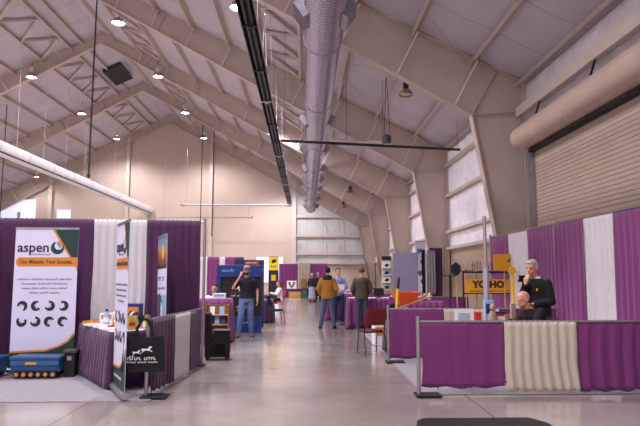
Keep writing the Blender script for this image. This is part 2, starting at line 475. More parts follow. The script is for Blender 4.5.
# ----- lamps
def lamp(x, y, z, on, label, group):
    t = thing('high_bay_lamp', label, 'lamp', (x, y, z), 0, group)
    k = 1.3 if on else 1.0; t.scale = (k, k, k)
    top = (zroof(x)-.26-z)/k
    sh = MB(); n = 24
    prof = [(.27, 0), (.25, .06), (.2, .15), (.12, .23), (.07, .26)]
    vs = []
    for k, (r, zz) in enumerate(prof+[(r-.008, zz-.004) for r, zz in prof[::-1]]):
        for i in range(n): a = 2*PI*i/n; vs.append((r*math.cos(a), r*math.sin(a), zz))
    m = len(prof)*2; fs = []
    for k in range(m): fs += [(k*n+i, k*n+(i+1) % n, ((k+1) % m)*n+(i+1) % n, ((k+1) % m)*n+i) for i in range(n)]
    sh.add(vs, fs)
    put('reflector_shade', sh, 'alum' if on else 'bronze', t, smooth=True)
    put('lens', MB().lathe([(.1, .03), (.2, .05), (.22, .075), (.1, .085)], n=24), 'lamp_on' if on else 'lamp_dim', t, smooth=50)
    put('ballast_housing', MB().lathe([(.05, .25), (.105, .29), (.105, .47), (.06, .53), (.02, .56)], n=20), 'white_metal' if on else 'dark', t, smooth=40)
    put('hanging_rod', MB().cyl((0, 0, .55), (0, 0, top), .012, n=6), 'dark', t)
    if on:
        l = bpy.data.lights.new('lamp_light', 'SPOT'); l.energy = on; l.spot_size = math.radians(150); l.spot_blend = .7; l.shadow_soft_size = .18; l.color = (1, .93, .97)
        o = bpy.data.objects.new('lamp_light', l); COL.objects.link(o); o.location = (x, y, z-.1)
PW = 1700
for y, lb in ((19.4, 'lamp peeking out left of the black heater, near the top'), (27.9, 'lamp behind the black heater, second of its row'), (35.7, 'lamp behind the black heater, third of its row'),
              (43.9, 'lamp behind the black heater, fourth of its row'), (52.2, 'lamp behind the black heater, last of its row')):
    lamp(-2.3 if y < 20 else -2.06, y, 10.6, PW, lb, 'lamps of the row behind the black heater')
gl = 'lit high bay lamps of the inner row left of the silver duct'
for (x, y, z, lb) in [(-9.2, 27.9, 13.75, 'large bright lamp nearest the camera, high at upper left'), (-9.2, 35.7, 13.75, 'second nearest lit lamp of the row left of the silver duct'),
                      (-9.2, 43.9, 13.75, 'third lit lamp of the row left of the silver duct'), (-9.2, 52.2, 13.75, 'farthest lit lamp of the row left of the silver duct')]:
    lamp(x, y, z, PW, lb, gl)
for (x, y, z, lb) in [(-17.1, 36.0, 13.75, 'leftmost lit hanging lamp, near the left edge'), (-17.1, 44.3, 13.75, 'middle lit lamp of the outer left row, above the pale duct'),
                      (-17.1, 52.6, 13.75, 'small lit lamp of the outer left row, farthest along'), (-24.7, 54.0, 10.5, 'tiny lamp just above the pale duct at far left')]:
    lamp(x, y, z, PW*(.9 if x > -20 else .15), lb, 'lit high bay lamps over the left of the hall')
for (x, y, z, lb) in [(3.6, 20.7, 8.0, 'unlit bronze lamp right of the silver duct, largest of its row'), (3.6, 38.0, 8.05, 'unlit lamp right of the duct, second of its row'),
                      (3.5, 46.2, 8.05, 'unlit lamp right of the duct, third of its row'), (3.35, 52.5, 7.6, 'unlit lamp farthest away, right of the duct end')]:
    lamp(x, y, z, 0, lb, 'unlit lamps right of the silver duct')

# ----- silver duct
dt = thing('spiral_air_duct', 'shiny silver spiral air duct hanging along the middle of the hall', 'duct', (.42, 0, 7.6))
prof = []
def ribbed(y0, y1, r, step):
    mb = MB(); k = int((y1-y0)/step); rg = []
    for i in range(k):
        y = y0+i*step; rg += [((0, y, 0), r, r, (1, 0, 0), (0, 0, 1)), ((0, y+step*.8, 0), r, r, (1, 0, 0), (0, 0, 1)), ((0, y+step*.9, 0), r+.016, r+.016, (1, 0, 0), (0, 0, 1))]
    rg.append(((0, y1, 0), r, r, (1, 0, 0), (0, 0, 1)))
    return mb.loft(rg, 32)
for (a, b, r, st) in [(6, 14.6, .475, .14), (14.6, 26, .455, .14), (26, 38, .44, .2), (38, 53, .43, .3)]:
    put('duct_section', ribbed(a, b, r, st), 'galv', dt, smooth=60)
for y, r in ((14.6, .5), (20.0, .48), (26, .48), (32, .465), (38, .465), (44, .455)):
    put('collar', MB().loft([((0, y-.06, 0), r, r, (1, 0, 0), (0, 0, 1)), ((0, y+.06, 0), r, r, (1, 0, 0), (0, 0, 1))], 32), 'galv_dull', dt, smooth=40)
for y in (12.9, 22.4, 27.5, 32.4, 36.3, 40.2, 45.4, 50.2):
    for s in (-1, 1):
        mb = MB()
        R = Matrix.Translation((s*.44, y, -.12)) @ Matrix.Rotation(s*math.radians(35), 4, 'Y')
        mb.box(-.02 if s > 0 else -.2, .2 if s > 0 else .02, -.38, .38, -.2, .2, R)
        g = put('diffuser', mb, 'galv_dull', dt)
        gm = MB()
        for i in range(5): gm.box(s*.2-.004, s*.2+.012*s, -.36, .36, -.17+i*.08, -.14+i*.08, R)
        put('grille', gm, 'galv', g)
hw = MB()
for y in range(9, 53, 4):
    for s in (-1, 1): hw.cyl((s*.44, y, 0), (s*.44, y, zroof(.42)-7.8), .008, n=5)
put('hanger_wire', hw, 'steel', dt)
put('end_cap', MB().loft([((0, 53, 0), .46, .46, (1, 0, 0), (0, 0, 1)), ((0, 53.05, 0), .44, .44, (1, 0, 0), (0, 0, 1))], 32), 'galv_dull', dt)

# ----- pale duct on the left
pd = thing('pale_air_duct', 'long pale air duct hung by thin wires along the left side', 'duct', (-14.9, 0, 7.68))
rg = [((0, y, 0), .37, .37, (1, 0, 0), (0, 0, 1)) for y in (20, 56.1)]
put('duct_section', MB().loft(rg, 36), 'duct_white', pd, smooth=60)
for y in range(22, 56, 3):
    put('collar', MB().loft([((0, y-.04, 0), .385, .385, (1, 0, 0), (0, 0, 1)), ((0, y+.04, 0), .385, .385, (1, 0, 0), (0, 0, 1))], 32), 'white_metal', pd, smooth=40)
put('air_slot', MB().box(.24, .3, 20, 56, -.29, -.24), 'dark', pd)
for k, y in enumerate([24+3.1*i for i in range(10)]):
    mb = MB()
    mb.cyl((.0, y, .36), (.0, y, zroof(-14.9)-7.9), .009, n=5)
    put('hanger_wire', mb, 'white_metal', pd)

# ----- black radiant heater track
bt = thing('ceiling_heater', 'long black tube heater hanging along the hall left of the silver duct', 'heater', (-1.37, 0, 7.5))
body = MB(); body.prism([(-.195, -.03), (-.13, .1), (.13, .1), (.195, -.03), (.18, -.03), (.12, .085), (-.12, .085), (-.18, -.03)], 'y', 9, 49.8)
put('reflector', body, 'black_metal', bt)
put('heater_tube', MB().cyl((-.06, 9, .02), (-.06, 49.8, .02), .05, n=10).cyl((.08, 9, .02), (.08, 49.8, .02), .04, n=10), mat('heater tube', '2a262a', .4, metal=.4), bt, smooth=40)
for i in range(13):
    y = 10.5+i*3.1
    put('bracket', MB().box(-.2, .2, y, y+.05, -.06, -.03).box(-.03, .05, y-.04, y+.12, -.09, -.06), 'dark' if i % 3 else 'white_metal', bt)
    put('hanger_chain', MB().cyl((-.2, y, .1), (-.1, y, 3.1), .008, n=5).cyl((.2, y, .1), (.1, y, 3.1), .008, n=5), 'steel', bt)

# ----- cross pipe with its device
cp = thing('cross_pipe', 'dark thin pipe running crosswise under the roof behind the silver duct', 'pipe', (0, 0, 6.4))
put('pipe', MB().cyl((-.95, 21.1, 0), (6.0, 22.5, 0), .05, n=10), 'black_metal', cp)
put('light_pipe', MB().cyl((.9, 21.42, .1), (2.95, 21.84, .1), .055, n=10), 'flange', cp)
for x in (-.8, 1.5, 2.9, 5.9): put('hanger', MB().cyl((x, 21.1+(x+.95)*.2, 0), (x, 21.1+(x+.95)*.2, zroof(x)-6.6), .008, n=5), 'dark', cp)
dv = thing('hanging_projector', 'small dark round device hung on two wires by the cross pipe', 'device', (2.98, 21.45, 6.42))
put('housing', MB().lathe([(.08, -.04), (.17, 0), (.18, .22), (.1, .3)], n=18), mat('device grey', '4b4a50', .4, metal=.3), dv, smooth=45)
put('suspension_wire', MB().cyl((-.08, 0, .25), (0, 0, 2.5), .012, n=5).cyl((.14, 0, .25), (.02, 0, 2.5), .012, n=5), 'dark', dv)
put('lens', MB().lathe([(.07, -.07), (.08, -.03)], n=16), 'lamp_dim', dv)

# ----- hanging ropes
for x, y, z0, z1, lb, r in ((-7.4, 20, 4.9, 13.2, 'long dark rope hanging from the roof at upper left', .03), (-9.05, 50.5, 5.9, 12.6, 'dark hanging cable below the farthest lit lamp', .035),
                            (-7.9, 49.5, 4.9, 11.3, 'shorter dark hanging cable, first to the left of the blue kiosk area', .035), (-20.6, 40, 5.4, 9.4, 'dark hanging cable crossing the pale duct at far left', .03)):
    t = MB().cyl((0, 0, 0), (.04, 0, zroof(x)-.1-z0), r, n=6).ball((0, 0, 0), (.06, .06, .09), 6, 8)
    tag(put('hanging_rope', t, 'dark', None, (x, y, z0)), lb, 'rope')
for (xa, xb, y, z, lb) in ((-10.9, -1.4, 52, 7.75, 'upper white pipe across the bright end wall'), (-12.8, -4.8, 52, 6.65, 'lower thin pipe across the bright end wall')):
    t = thing('wall_pipe', lb, 'pipe', (xa, y, z))
    put('pipe', MB().cyl((0, 0, 0), (xb-xa, 0, -.02), .09 if z > 7 else .05, n=10), 'white_metal' if z > 7 else 'purlin', t)
    put('fitting', MB().ball((0, 0, 0), (.22, .16, .14), 8, 10).ball((xb-xa, 0, 0), (.1, .1, .1), 8, 10), 'frame', t)
    put('drop_rod', MB().cyl((.3, 0, 0), (.3, 0, 5), .015, n=5), 'purlin', t); put('drop_rod', MB().cyl((xb-xa-.3, 0, 0), (xb-xa-.3, 0, 2.0), .015, n=5), 'purlin', t)

# ------------------------------------------------------------------ booths
tag(struct('booth_carpet_left', MB().box(-7, -1.88, 7.3, 10.6, .001, .012), 'carpet'))
tag(struct('booth_carpet_right', MB().box(1.5, 4.6, 7.62, 16.2, .001, .012), 'carpet'))

def drape(label, A, B, z0, z1, m, group=None, amp=.035, pitch=.13, name='drape', flare=1.0):
    A, B = V((A[0], A[1], 0)), V((B[0], B[1], 0)); L = (B-A).length; ang = math.atan2(B.y-A.y, B.x-A.x)
    nx = max(8, int(L/.022)) if L < 2.2 else int(L/.035); nz = 22 if z1-z0 > 1 else 14
    sd = random.random()*100; mb = MB()
    k = max(2, round(L/pitch))
    for j in range(nz+1):
        v = j/nz; z = z0+(z1-z0)*v
        for i in range(nx+1):
            u = i/nx; x = L*u
            w = noise.noise(V((x*1.3, v*.8, sd)))
            ph = k*u*2*PI+2.2*w+sd
            a = amp*(.35+.65*(1-v)**.7)*(.55+.45*noise.noise(V((x*2.1, 5, sd)))*1.4)
            if v > .95: a *= .3
            y = a*(math.sin(ph)+.3*math.sin(2.3*ph+1))+.02*noise.noise(V((x*.8, v*2, sd+9)))*(1-v)
            zz = z+(.012*math.sin(ph*.7+sd)+.02*noise.noise(V((x*1.5, 1, sd))) if j == 0 else 0)
            if j == nz: zz += .006*math.sin(ph*1.7)
            mb.v.append((x+.012*math.sin(v*9+sd)*(1-v), y, zz))
    for j in range(nz):
        for i in range(nx):
            q = j*(nx+1)+i; mb.f.append((q, q+1, q+nx+2, q+nx+1))
    o = put(name, mb, m, None, A, ang, smooth=True)
    s = o.modifiers.new('thick', 'SOLIDIFY'); s.thickness = .006
    return tag(o, label, 'drape' if 'skirt' not in name else 'table skirt', group)

def post(x, y, h, label, rot=0, plate=(.34, .26), sleeve=None):
    t = thing('drape_post', label, 'post', (x, y, 0), rot)
    put('pole', MB().cyl((0, 0, .01), (0, 0, h), .024, n=14), 'steel', t, smooth=40)
    put('base_plate', MB().box(-.05, plate[0]-.07, -plate[1]/2, plate[1]/2, .012, .03), 'black_metal', t, bevel=.004)
    put('hook_cap', MB().cyl((0, 0, h), (0, 0, h+.02), .028, n=12), 'galv_dull', t)
    return t
def rail(A, B, z, label):
    return tag(put('drape_rail', MB().cyl((0, 0, 0), (B[0]-A[0], B[1]-A[1], 0), .016, n=10), 'steel', None, (A[0], A[1], z)), label, 'rail')

# left booth: tall back drape + low side drape
def LB(x): return 9.62+(x+5.2)*(10.12-9.62)/3.45
drape('tall purple drape behind the aspen banner', (-7.3, LB(-7.3)), (-3.52, LB(-3.52)), .06, 2.44, 'purple_dark')
drape('tall white drape between the two tall purple drapes', (-3.52, LB(-3.52)), (-2.68, LB(-2.68)), .06, 2.44, 'whitecloth')
drape('tall purple drape at the aisle corner of the left booth', (-2.68, LB(-2.68)), (-1.8, LB(-1.8)), .06, 2.44, 'purple_dark')
post(-1.74, 10.16, 2.46, 'tall silver post at the aisle corner of the left booth', PI, (.26, .22))
post(-4.72, LB(-4.72)+.06, 2.52, 'silver post behind the purple drape above the aspen banner')
rail((-7.3, LB(-7.3)), (-1.74, 10.16), 2.42, 'top rail carrying the tall drapes of the left booth')
drape('low purple drape against the tall corner post on the left', (-1.79, 9.3), (-1.76, 10.12), .05, .95, 'purple_dark', amp=.025)
drape('low white drape along the aisle side of the left booth', (-1.85, 8.5), (-1.79, 9.3), .05, .95, 'whitecloth', amp=.035)
drape('low purple drape behind the black tote bag', (-1.95, 7.64), (-1.85, 8.5), .05, .95, 'purple_dark', amp=.03)
rail((-1.97, 7.6), (-1.75, 10.14), .955, 'low rail along the aisle side of the left booth')
post(-1.98, 7.56, .99, 'short silver post carrying the black tote bag')

# right back drape, along the aisle direction at x = 4.5
for a, b, m, lb in ((7.0, 8.52, 'purple', 'tall purple drape at the right edge of the picture'), (8.52, 9.46, 'whitecloth', 'wide tall white drape right of the standing man'),
                    (9.46, 10.56, 'purple', 'tall purple drape directly right of the standing man'), (10.66, 11.9, 'purple', 'tall purple drape right behind the standing man'),
                    (11.9, 13.05, 'whitecloth', 'narrow tall white drape left of the standing man'), (13.05, 14.3, 'purple', 'tall purple drape behind the small amber sign')):
    drape(lb, (4.5, b), (4.5, a), .06, 2.45, m, amp=.04, pitch=.17)
rail((4.5, 14.35), (4.5, 7.0), 2.44, 'top rail carrying the tall drapes along the right wall')
post(4.52, 10.61, 2.5, 'tall silver post between two purple drapes, right of the standing man', 0)
post(4.52, 14.35, 2.48, 'tall silver post at the far end of the right drapes')

# right front booth
drape('low purple drape at the front left of the near right booth', (1.46, 7.55), (2.52, 7.56), .11, .92, 'purple', amp=.016, pitch=.3)
drape('low cream drape in the middle of the near right booth', (2.52, 7.54), (3.44, 7.54), .06, .92, 'cream', amp=.03, pitch=.11)
drape('low purple drape at the lower right edge of the picture', (3.44, 7.56), (4.75, 7.56), .06, .92, 'purple', amp=.03, pitch=.2)
rail((1.42, 7.56), (4.75, 7.56), .925, 'low front rail of the near right booth')
post(1.42, 7.56, .97, 'short silver post with flat base at the near right booth')
# second right booth front
drape('low purple drape in front of the orange wheelbarrow', (1.47, 10.44), (2.42, 10.44), .07, .92, 'purple', amp=.018, pitch=.28)
drape('low cream drape behind the paper sign in the near right booth', (2.42, 10.42), (3.4, 10.42), .07, .92, 'cream', amp=.03, pitch=.12)
drape('low purple drape behind the seated bald man', (3.4, 10.44), (4.42, 10.44), .07, .92, 'purple', amp=.02, pitch=.2)
rail((1.44, 10.44), (4.45, 10.44), .925, 'low front rail of the second right booth')
post(1.44, 10.44, .97, 'short silver post with flat base at the wheelbarrow booth')
drape('low purple drape beyond the orange wheelbarrow', (2.3, 16.4), (4.5, 16.4), .07, .92, 'purple', amp=.02, pitch=.25)
rail((2.25, 16.4), (4.5, 16.4), .925, 'low rail beyond the orange wheelbarrow')
# tall pole inside near booth
tp = thing('upright_pole', 'tall silver upright pole with a white sleeve standing in the near right booth', 'pole', (2.9, 9.5, 0))
put('pole', MB().cyl((0, 0, .02), (0, 0, 2.47), .028, n=14), mat('pinkish steel', 'b09aa0', .35, metal=.5), tp, smooth=40)
put('sleeve', MB().cyl((0, 0, .5), (0, 0, 1.62), .046, n=16), mat('brushed pale sleeve', 'b9b3c0', .35, metal=.5), tp, smooth=40)
put('base_plate', MB().box(-.2, .2, -.2, .2, .012, .03), 'black_metal', tp)
# third right group
drape('tall purple drape beside the tall steel post, far right side', (4.16, 19.8), (4.58, 19.8), .06, 2.44, 'purple_dark', amp=.03)
post(4.64, 19.8, 2.47, 'tall steel post right of the narrow purple drape, far right side')
drape('dark narrow tall drape left of the silver curtain', (3.98, 20.3), (4.1, 20.3), .06, 2.4, 'black_cloth', amp=.01, name='dark_banner')
cs = MB().prism([(0, 0), (.42, 0), (.3, 1.1), (.16, 2.4), (.05, 2.4)], 'y', -.05, .05)
drape('silver-white gathered tall drape by the narrow purple drape', (4.02, 19.6), (4.3, 19.6), .9, 2.35, 'galv_dull', amp=.03, pitch=.09)

# far right counters
def skirted_table(label, loc, rot, L, D, H=.76, m='purple', top='whitecloth', z0=.03):
    t = thing('draped_table', label, 'table', (loc[0], loc[1], 0), rot)
    put('tabletop', MB().box(-L/2, L/2, -D/2, D/2, H-.03, H), top, t, bevel=.006)
    lg = []
    for sx in (-1, 1):
        for sy in (-1, 1): put('leg', MB().cyl((sx*(L/2-.1), sy*(D/2-.09), .015), (sx*(L/2-.1), sy*(D/2-.09), H-.03), .016, n=8), 'steel', t)
    mb = MB(); per = []
    for (a, b) in (((-L/2, -D/2), (L/2, -D/2)), ((L/2, -D/2), (L/2, D/2)), ((L/2, D/2), (-L/2, D/2)), ((-L/2, D/2), (-L/2, -D/2))):
        d = V((b[0]-a[0], b[1]-a[1], 0)); l = d.length; d.normalize(); nn = V((d.y, -d.x, 0)); k = int(l/.03)
        for i in range(k): per.append((V((a[0], a[1], 0))+d*l*i/k, nn))
    n = len(per); nz = 8; sd = random.random()*50
    for j in range(nz+1):
        v = j/nz; z = z0+(H-z0+.002)*v
        for i, (p, nn) in enumerate(per):
            a = .026*(1-v)**.6+.004
            s_ = i*.03
            q = p+nn*(.012+a*(1+math.sin(s_*2*PI/.14+2*noise.noise(V((s_, v, sd)))))+.02*(1-v))
            mb.v.append((q.x, q.y, z))
    for j in range(nz):
        for i in range(n): mb.f.append((j*n+i, j*n+(i+1) % n, (j+1)*n+(i+1) % n, (j+1)*n+i))
    o = put('table_skirt', mb, m, t, smooth=True); s = o.modifiers.new('thick', 'SOLIDIFY'); s.thickness = .004
    return t
skirted_table('long purple skirted counter behind the man in the olive jacket', (2.35, 17.6), 0, 2.2, .75, .86)
post(1.18, 17.02, .95, 'short post at the corner of the purple counter beside the olive jacket man')
skirted_table('small purple skirted table behind the man in the blue shirt', (1.35, 20.4), 0, 1.3, .7, .92)
skirted_table('pale topped skirted table at the far right, by the brochure rack', (2.3, 22.5), 0, 1.6, .7, .95, top='whitecloth')
# table with display by the left booth
a_tab = math.atan2(8.25-9.95, -2.5+3.6)
skirted_table('purple skirted display table covered with handouts in the left booth', (-2.8, 8.97), a_tab, 1.75, .66, .76, 'purple_dark', 'paper')
# near right booth table
skirted_table('white topped table behind the near right drapes', (2.55, 8.97), 0, 1.2, .46, .76, 'cream', 'whitecloth')

# ------------------------------------------------------------------ banners
def rollup(label, loc, rot, w=.94, h=2.22, tilt=0, text=True):
    t = thing('retractable_banner', label, 'banner', loc, rot)
    t.rotation_euler = (0, tilt, rot)
    put('banner_panel', MB().box(-w/2, w/2, -.003, .003, .1, h), 'banner_white', t)
    put('base_housing', MB().loft([((-w/2-.02, 0, .07), .05, .04, (0, 1, 0), (0, 0, 1)), ((w/2+.02, 0, .07), .05, .04, (0, 1, 0), (0, 0, 1))], 16), 'steel', t, smooth=40)
    put('top_bar', MB().box(-w/2-.005, w/2+.005, -.012, .012, h-.01, h+.02), 'steel', t)
    put('support_pole', MB().cyl((0, .04, .1), (0, .02, h), .01, n=8), 'steel', t)
    y0, y1 = -.0055, -.003
    W = w/2
    put('green_corner', MB().prism([(W*.24, h-.015), (W, h-.015), (W, h-.5), (W*.8, h-.455)], 'y', y0, y1), 'darkgreen', t)
    put('orange_stripe', MB().prism([(W*.16, h-.015), (W*.24, h-.015), (W*.83, h-.455), (W*.75, h-.455)], 'y', y0, y1), 'orange', t)
    bar = [(-W*.88, h-.59), (-W*.95, h-.55), (-W*.95, h-.5), (-W*.88, h-.45), (W, h-.45), (W, h-.67), (W*.93, h-.59)]
    put('slogan_band', MB().prism(bar, 'y', y0-.001, y0), 'orange', t)
    gr = [(-W, .1), (W, .1), (W, .62), (W*.8, .5), (W*.5, .42), (W*.1, .36), (-W, .34)]
    put('green_foot', MB().prism(gr, 'y', y0, y1), 'darkgreen', t)
    oc = MB(); cu = [(-W, .34), (W*.1, .36), (W*.5, .42), (W*.8, .5), (W, .62)]
    for a, b in zip(cu, cu[1:]): oc.bar((a[0], y0-.001, a[1]), (b[0], y0-.001, b[1]), .028, .002, up=(0, 1, 0))
    put('orange_curve', oc, 'orange', t)
    lettering('aspen', .21, 'ink', t, (-W*.42, y0-.001, h-.3), bold=.003, name='logo_lettering')
    marks(.3, .02, 'greyink', t, (-W*.15, y0-.001, h-.405), 'logo_subline', 1)
    put('logo_disc', MB().cyl((W*.34, y0-.003, h-.3), (W*.34, y0, h-.3), .1, n=32), 'darkgreen', t)
    put('logo_swirl', MB().cyl((W*.38, y0-.006, h-.27), (W*.38, y0-.003, h-.27), .062, n=24).prism([(W*.26, h-.2), (W*.34, h-.17), (W*.51, h-.28), (W*.41, h-.31)], 'y', y0-.006, y0-.003), 'banner_white', t)
    put('logo_tip', MB().prism([(W*.36, h-.2), (W*.43, h-.16), (W*.52, h-.26), (W*.46, h-.26)], 'y', y0-.008, y0-.006), 'orange', t)
    lettering('Our Mission: Your Success.', .088, mat('slogan ink', '5a3413', .5), t, (.0, y0-.003, h-.52), bold=.001, xs=.82, name='slogan_lettering')
    for i, (wd, nw) in enumerate(((.84, 4), (.7, 3), (.69, 5), (.46, 3))): marks(wd, .034, 'greyink', t, (0, y0-.001, h-.79-.07*i), 'text_line', nw)
    for r in range(2):
        for c in range(4):
            cx, cz = -W*.68+c*W*.43, h-1.2-.24*r
            mb = MB(); a0 = random.random()*6; pts = []
            for i in range(15):
                a = a0+i*4.6/14; pts.append((cx+.078*math.cos(a), cz+.078*math.sin(a)))
            for i in range(14, -1, -1):
                a = a0+i*4.6/14; rr = .05-.03*math.sin(i/14*PI)+.012*math.sin(i*1.7); pts.append((cx+rr*math.cos(a), cz+rr*math.sin(a)))
            put('round_picture', MB().prism(pts, 'y', y0-.001, y0), 'ink', t)
    lettering('For more information:', .055, 'banner_white', t, (-W*.1, y0-.002, .235), bold=.001, name='foot_lettering')
    return t
rollup('aspen banner facing the camera, white with green corner and orange slogan band', (-4.06, 9.35, 0), math.radians(4), .95, 2.24)
rollup('aspen banner seen almost edge-on at the corner of the left booth', (-2.36, 7.68, 0), math.radians(-63), .84, 2.18)
# sunset banner at left edge
sb = thing('retractable_banner', 'banner with a red and orange sunset picture at the left picture edge', 'banner', (-5.2, 9.3, 0), math.radians(4))
put('banner_panel', MB().box(-.4, .4, -.004, .004, .1, 2.24), gradient_mat('sunset print', [(0, '141015'), (.18, '1a1418'), (.2, '0f0d12'), (.3, 'd8a020'), (.47, 'f0c230'), (.5, '1a1216'), (.6, '2a1418'), (.63, 'e08030'), (.75, 'c23a2a'), (.9, '7a2030'), (1, '3a1422')], .1, 2.24), sb)
put('base_housing', MB().box(-.42, .42, -.08, .08, .014, .1), 'steel', sb, bevel=.02)
put('top_bar', MB().box(-.41, .41, -.012, .012, 2.23, 2.26), 'steel', sb)
# horse and field banner
hb = thing('picture_banner', 'narrow tilted banner with a sunset picture over a white text panel and a horse', 'banner', (-2.3, 9.6, 0), math.radians(-62))
hb.rotation_euler = (0, math.radians(-2), math.radians(-62))
put('banner_panel', MB().box(-.27, .27, -.004, .004, .1, 2.15), 'banner_white', hb)
put('sunset_picture', MB().box(-.27, .27, -.007, -.004, 1.66, 2.13), gradient_mat('field sunset', [(0, '5a2a20'), (.25, '8a4a28'), (.5, 'c07838'), (.62, '8a90a8'), (1, '6f7f9c')], 1.66, 2.13), hb)
put('sun_flare', MB().loft([((.06, -.0085, 1.88), .05, .12, (1, 0, 0), (0, 0, 1)), ((.06, -.007, 1.88), .05, .12, (1, 0, 0), (0, 0, 1))], 20), mat('sun flare yellow', 'f4c43a', .5), hb)
put('dark_strip', MB().box(-.27, .27, -.007, -.004, 1.62, 1.66), 'ink', hb)
marks(.4, .13, 'greyink', hb, (-.02, -.006, 1.46), 'headline', 2)
marks(.44, .05, 'greyink', hb, (0, -.006, 1.3), 'text_line', 3)
put('sky_picture', MB().box(-.27, .27, -.006, -.004, .8, 1.2), 'lightblue', hb)
put('horse_picture', MB().prism([(-.27, .8), (-.05, .8), (0, .98), (.04, 1.08), (-.02, 1.18), (-.1, 1.23), (-.16, 1.2), (-.27, 1.22)], 'y', -.009, -.006), mat('grey horse print', '57545c', .5), hb)
put('horse_white_patch', MB().prism([(-.05, .8), (.06, .8), (.07, .95), (.06, 1.05), (-.06, 1.1), (-.03, .95)], 'y', -.009, -.006), 'paper', hb)
put('support_pole', MB().cyl((0, .03, .02), (0, .01, 2.14), .01, n=8), 'steel', hb)
put('base_foot', MB().box(-.28, .28, -.08, .08, .014, .05), 'black_metal', hb)
put('top_bar', MB().box(-.275, .275, -.012, .012, 2.13, 2.17), 'steel', hb)

# ------------------------------------------------------------------ blue cases
def blue_case(label, loc, rot, L, nw):
    t = thing('blue_display_case', label, 'case', loc, rot, 'long blue cases standing below the banners')
    put('shell', MB().prism([(-.13, .1), (.13, .1), (.17, .19), (.17, .27), (-.17, .27), (-.17, .19)], 'x', -L/2, L/2), 'case_blue', t, bevel=.01)
    put('lid', MB().box(-L/2-.015, L/2+.015, -.18, .18, .272, .32), mat('case lid blue', '24507f', .4), t, bevel=.012)
    put('name_plate', MB().box(-.13, .03, -.176, -.171, .205, .24), 'amber', t)
    put('ribs', MB().box(-L/2, L/2, -.178, -.17, .185, .195), 'dark', t)
    for i in range(nw):
        x = -L/2+.09+i*(L-.18)/(nw-1)
        w = put('wheel', MB().cyl((x, -.15, .062), (x, -.09, .062), .05, n=16), 'dark', t, smooth=40)
        put('hub', MB().cyl((x, -.16, .062), (x, -.149, .062), .028, n=12), 'orange', w)
        w2 = put('wheel', MB().cyl((x, .09, .062), (x, .15, .062), .05, n=16), 'dark', t, smooth=40)
    put('chassis', MB().box(-L/2+.03, L/2-.03, -.1, .1, .06, .1), 'dark', t)
    return t
blue_case('blue wheeled case below the aspen banner', (-3.95, 9.03, .012), .02, .7, 6)
blue_case('blue wheeled case cut off by the left picture edge', (-4.86, 8.98, .012), .02, .8, 6)
sp = thing('dark_box', 'small dark upright box at the right end of the blue cases', 'box', (-3.53, 9.17, .012), .1)
put('body', MB().box(-.08, .08, -.12, .12, 0, .34), 'dark', sp, bevel=.015)
put('lid', MB().box(-.1, .1, -.14, .14, .342, .385), mat('brown lid', '4a3a34', .5), sp, bevel=.01)
put('latch', MB().box(-.03, .03, -.135, -.12, .24, .3), 'steel', sp)

# ------------------------------------------------------------------ tote bag
tb = thing('tote_bag', 'black tote bag with a white running horse print hanging on the short post', 'bag', (-2.0, 7.49, 0), math.radians(6))
tm = MB(); nx, nz = 16, 12
for side in (-1, 1):
    for j in range(nz+1):
        for i in range(nx+1):
            u, v = i/nx, j/nz
            wd = .235+.03*(1-v)
            x = -wd+2*wd*u; th = .05*math.sin(PI*u)**.6*(1-.75*v)+.004
            tm.v.append((x, side*th-.02*math.sin(u*9)*(1-v)*.3-.035, .335+.43*v-.02*math.sin(PI*u)*(v == 1)))
n1 = (nx+1)*(nz+1)
for s in range(2):
    for j in range(nz):
        for i in range(nx):
            q = s*n1+j*(nx+1)+i; tm.f.append((q, q+1, q+nx+2, q+nx+1))
for i in range(nx): tm.f += [(i, i+1, n1+i+1, n1+i), (nz*(nx+1)+i, nz*(nx+1)+i+1, n1+nz*(nx+1)+i+1, n1+nz*(nx+1)+i)]
for j in range(nz): tm.f += [(j*(nx+1), (j+1)*(nx+1), n1+(j+1)*(nx+1), n1+j*(nx+1)), (j*(nx+1)+nx, (j+1)*(nx+1)+nx, n1+(j+1)*(nx+1)+nx, n1+j*(nx+1)+nx)]
put('bag_body', tm, 'black_cloth', tb, smooth=50)
for y in (-.055, -.02):
    pts = [V((-.1, y, .74)), V((-.085, y+.01, .86)), V((-.03, y+.02, .965)), V((.03, y+.02, .965)), V((.085, y+.01, .86)), V((.1, y, .74))]
    hm = MB()
    for a, b in zip(pts, pts[1:]): hm.bar(a, b, .03, .005, up=(0, 1, 0))
    put('handle', hm, 'black_cloth', tb)
def horse_poly(cx, cz, s):
    P = [(-1.2, .1), (-1.0, .35), (-.6, .38), (-.1, .3), (.3, .45), (.55, .8), (.75, .85), (1.05, .6), (1.0, .5), (.75, .5), (.6, .15), (.95, -.05), (1.15, -.3), (1.05, -.35), (.75, -.12), (.35, -.05), (-.2, -.02), (-.5, -.1), (-.75, -.35), (-1.1, -.5), (-1.0, -.3), (-.8, -.1), (-.9, .12)]
    return [(cx+a*s, cz+b*s) for a, b in P]
put('horse_print', MB().prism(horse_poly(.045, .595, .06), 'y', -.099, -.094).prism(horse_poly(-.075, .565, .045), 'y', -.099, -.094), 'paper', tb)
marks(.37, .06, 'paper', tb, (0, -.095, .5), 'print_lettering', 2)
marks(.38, .03, 'paper', tb, (0, -.095, .455), 'print_subline', 3)

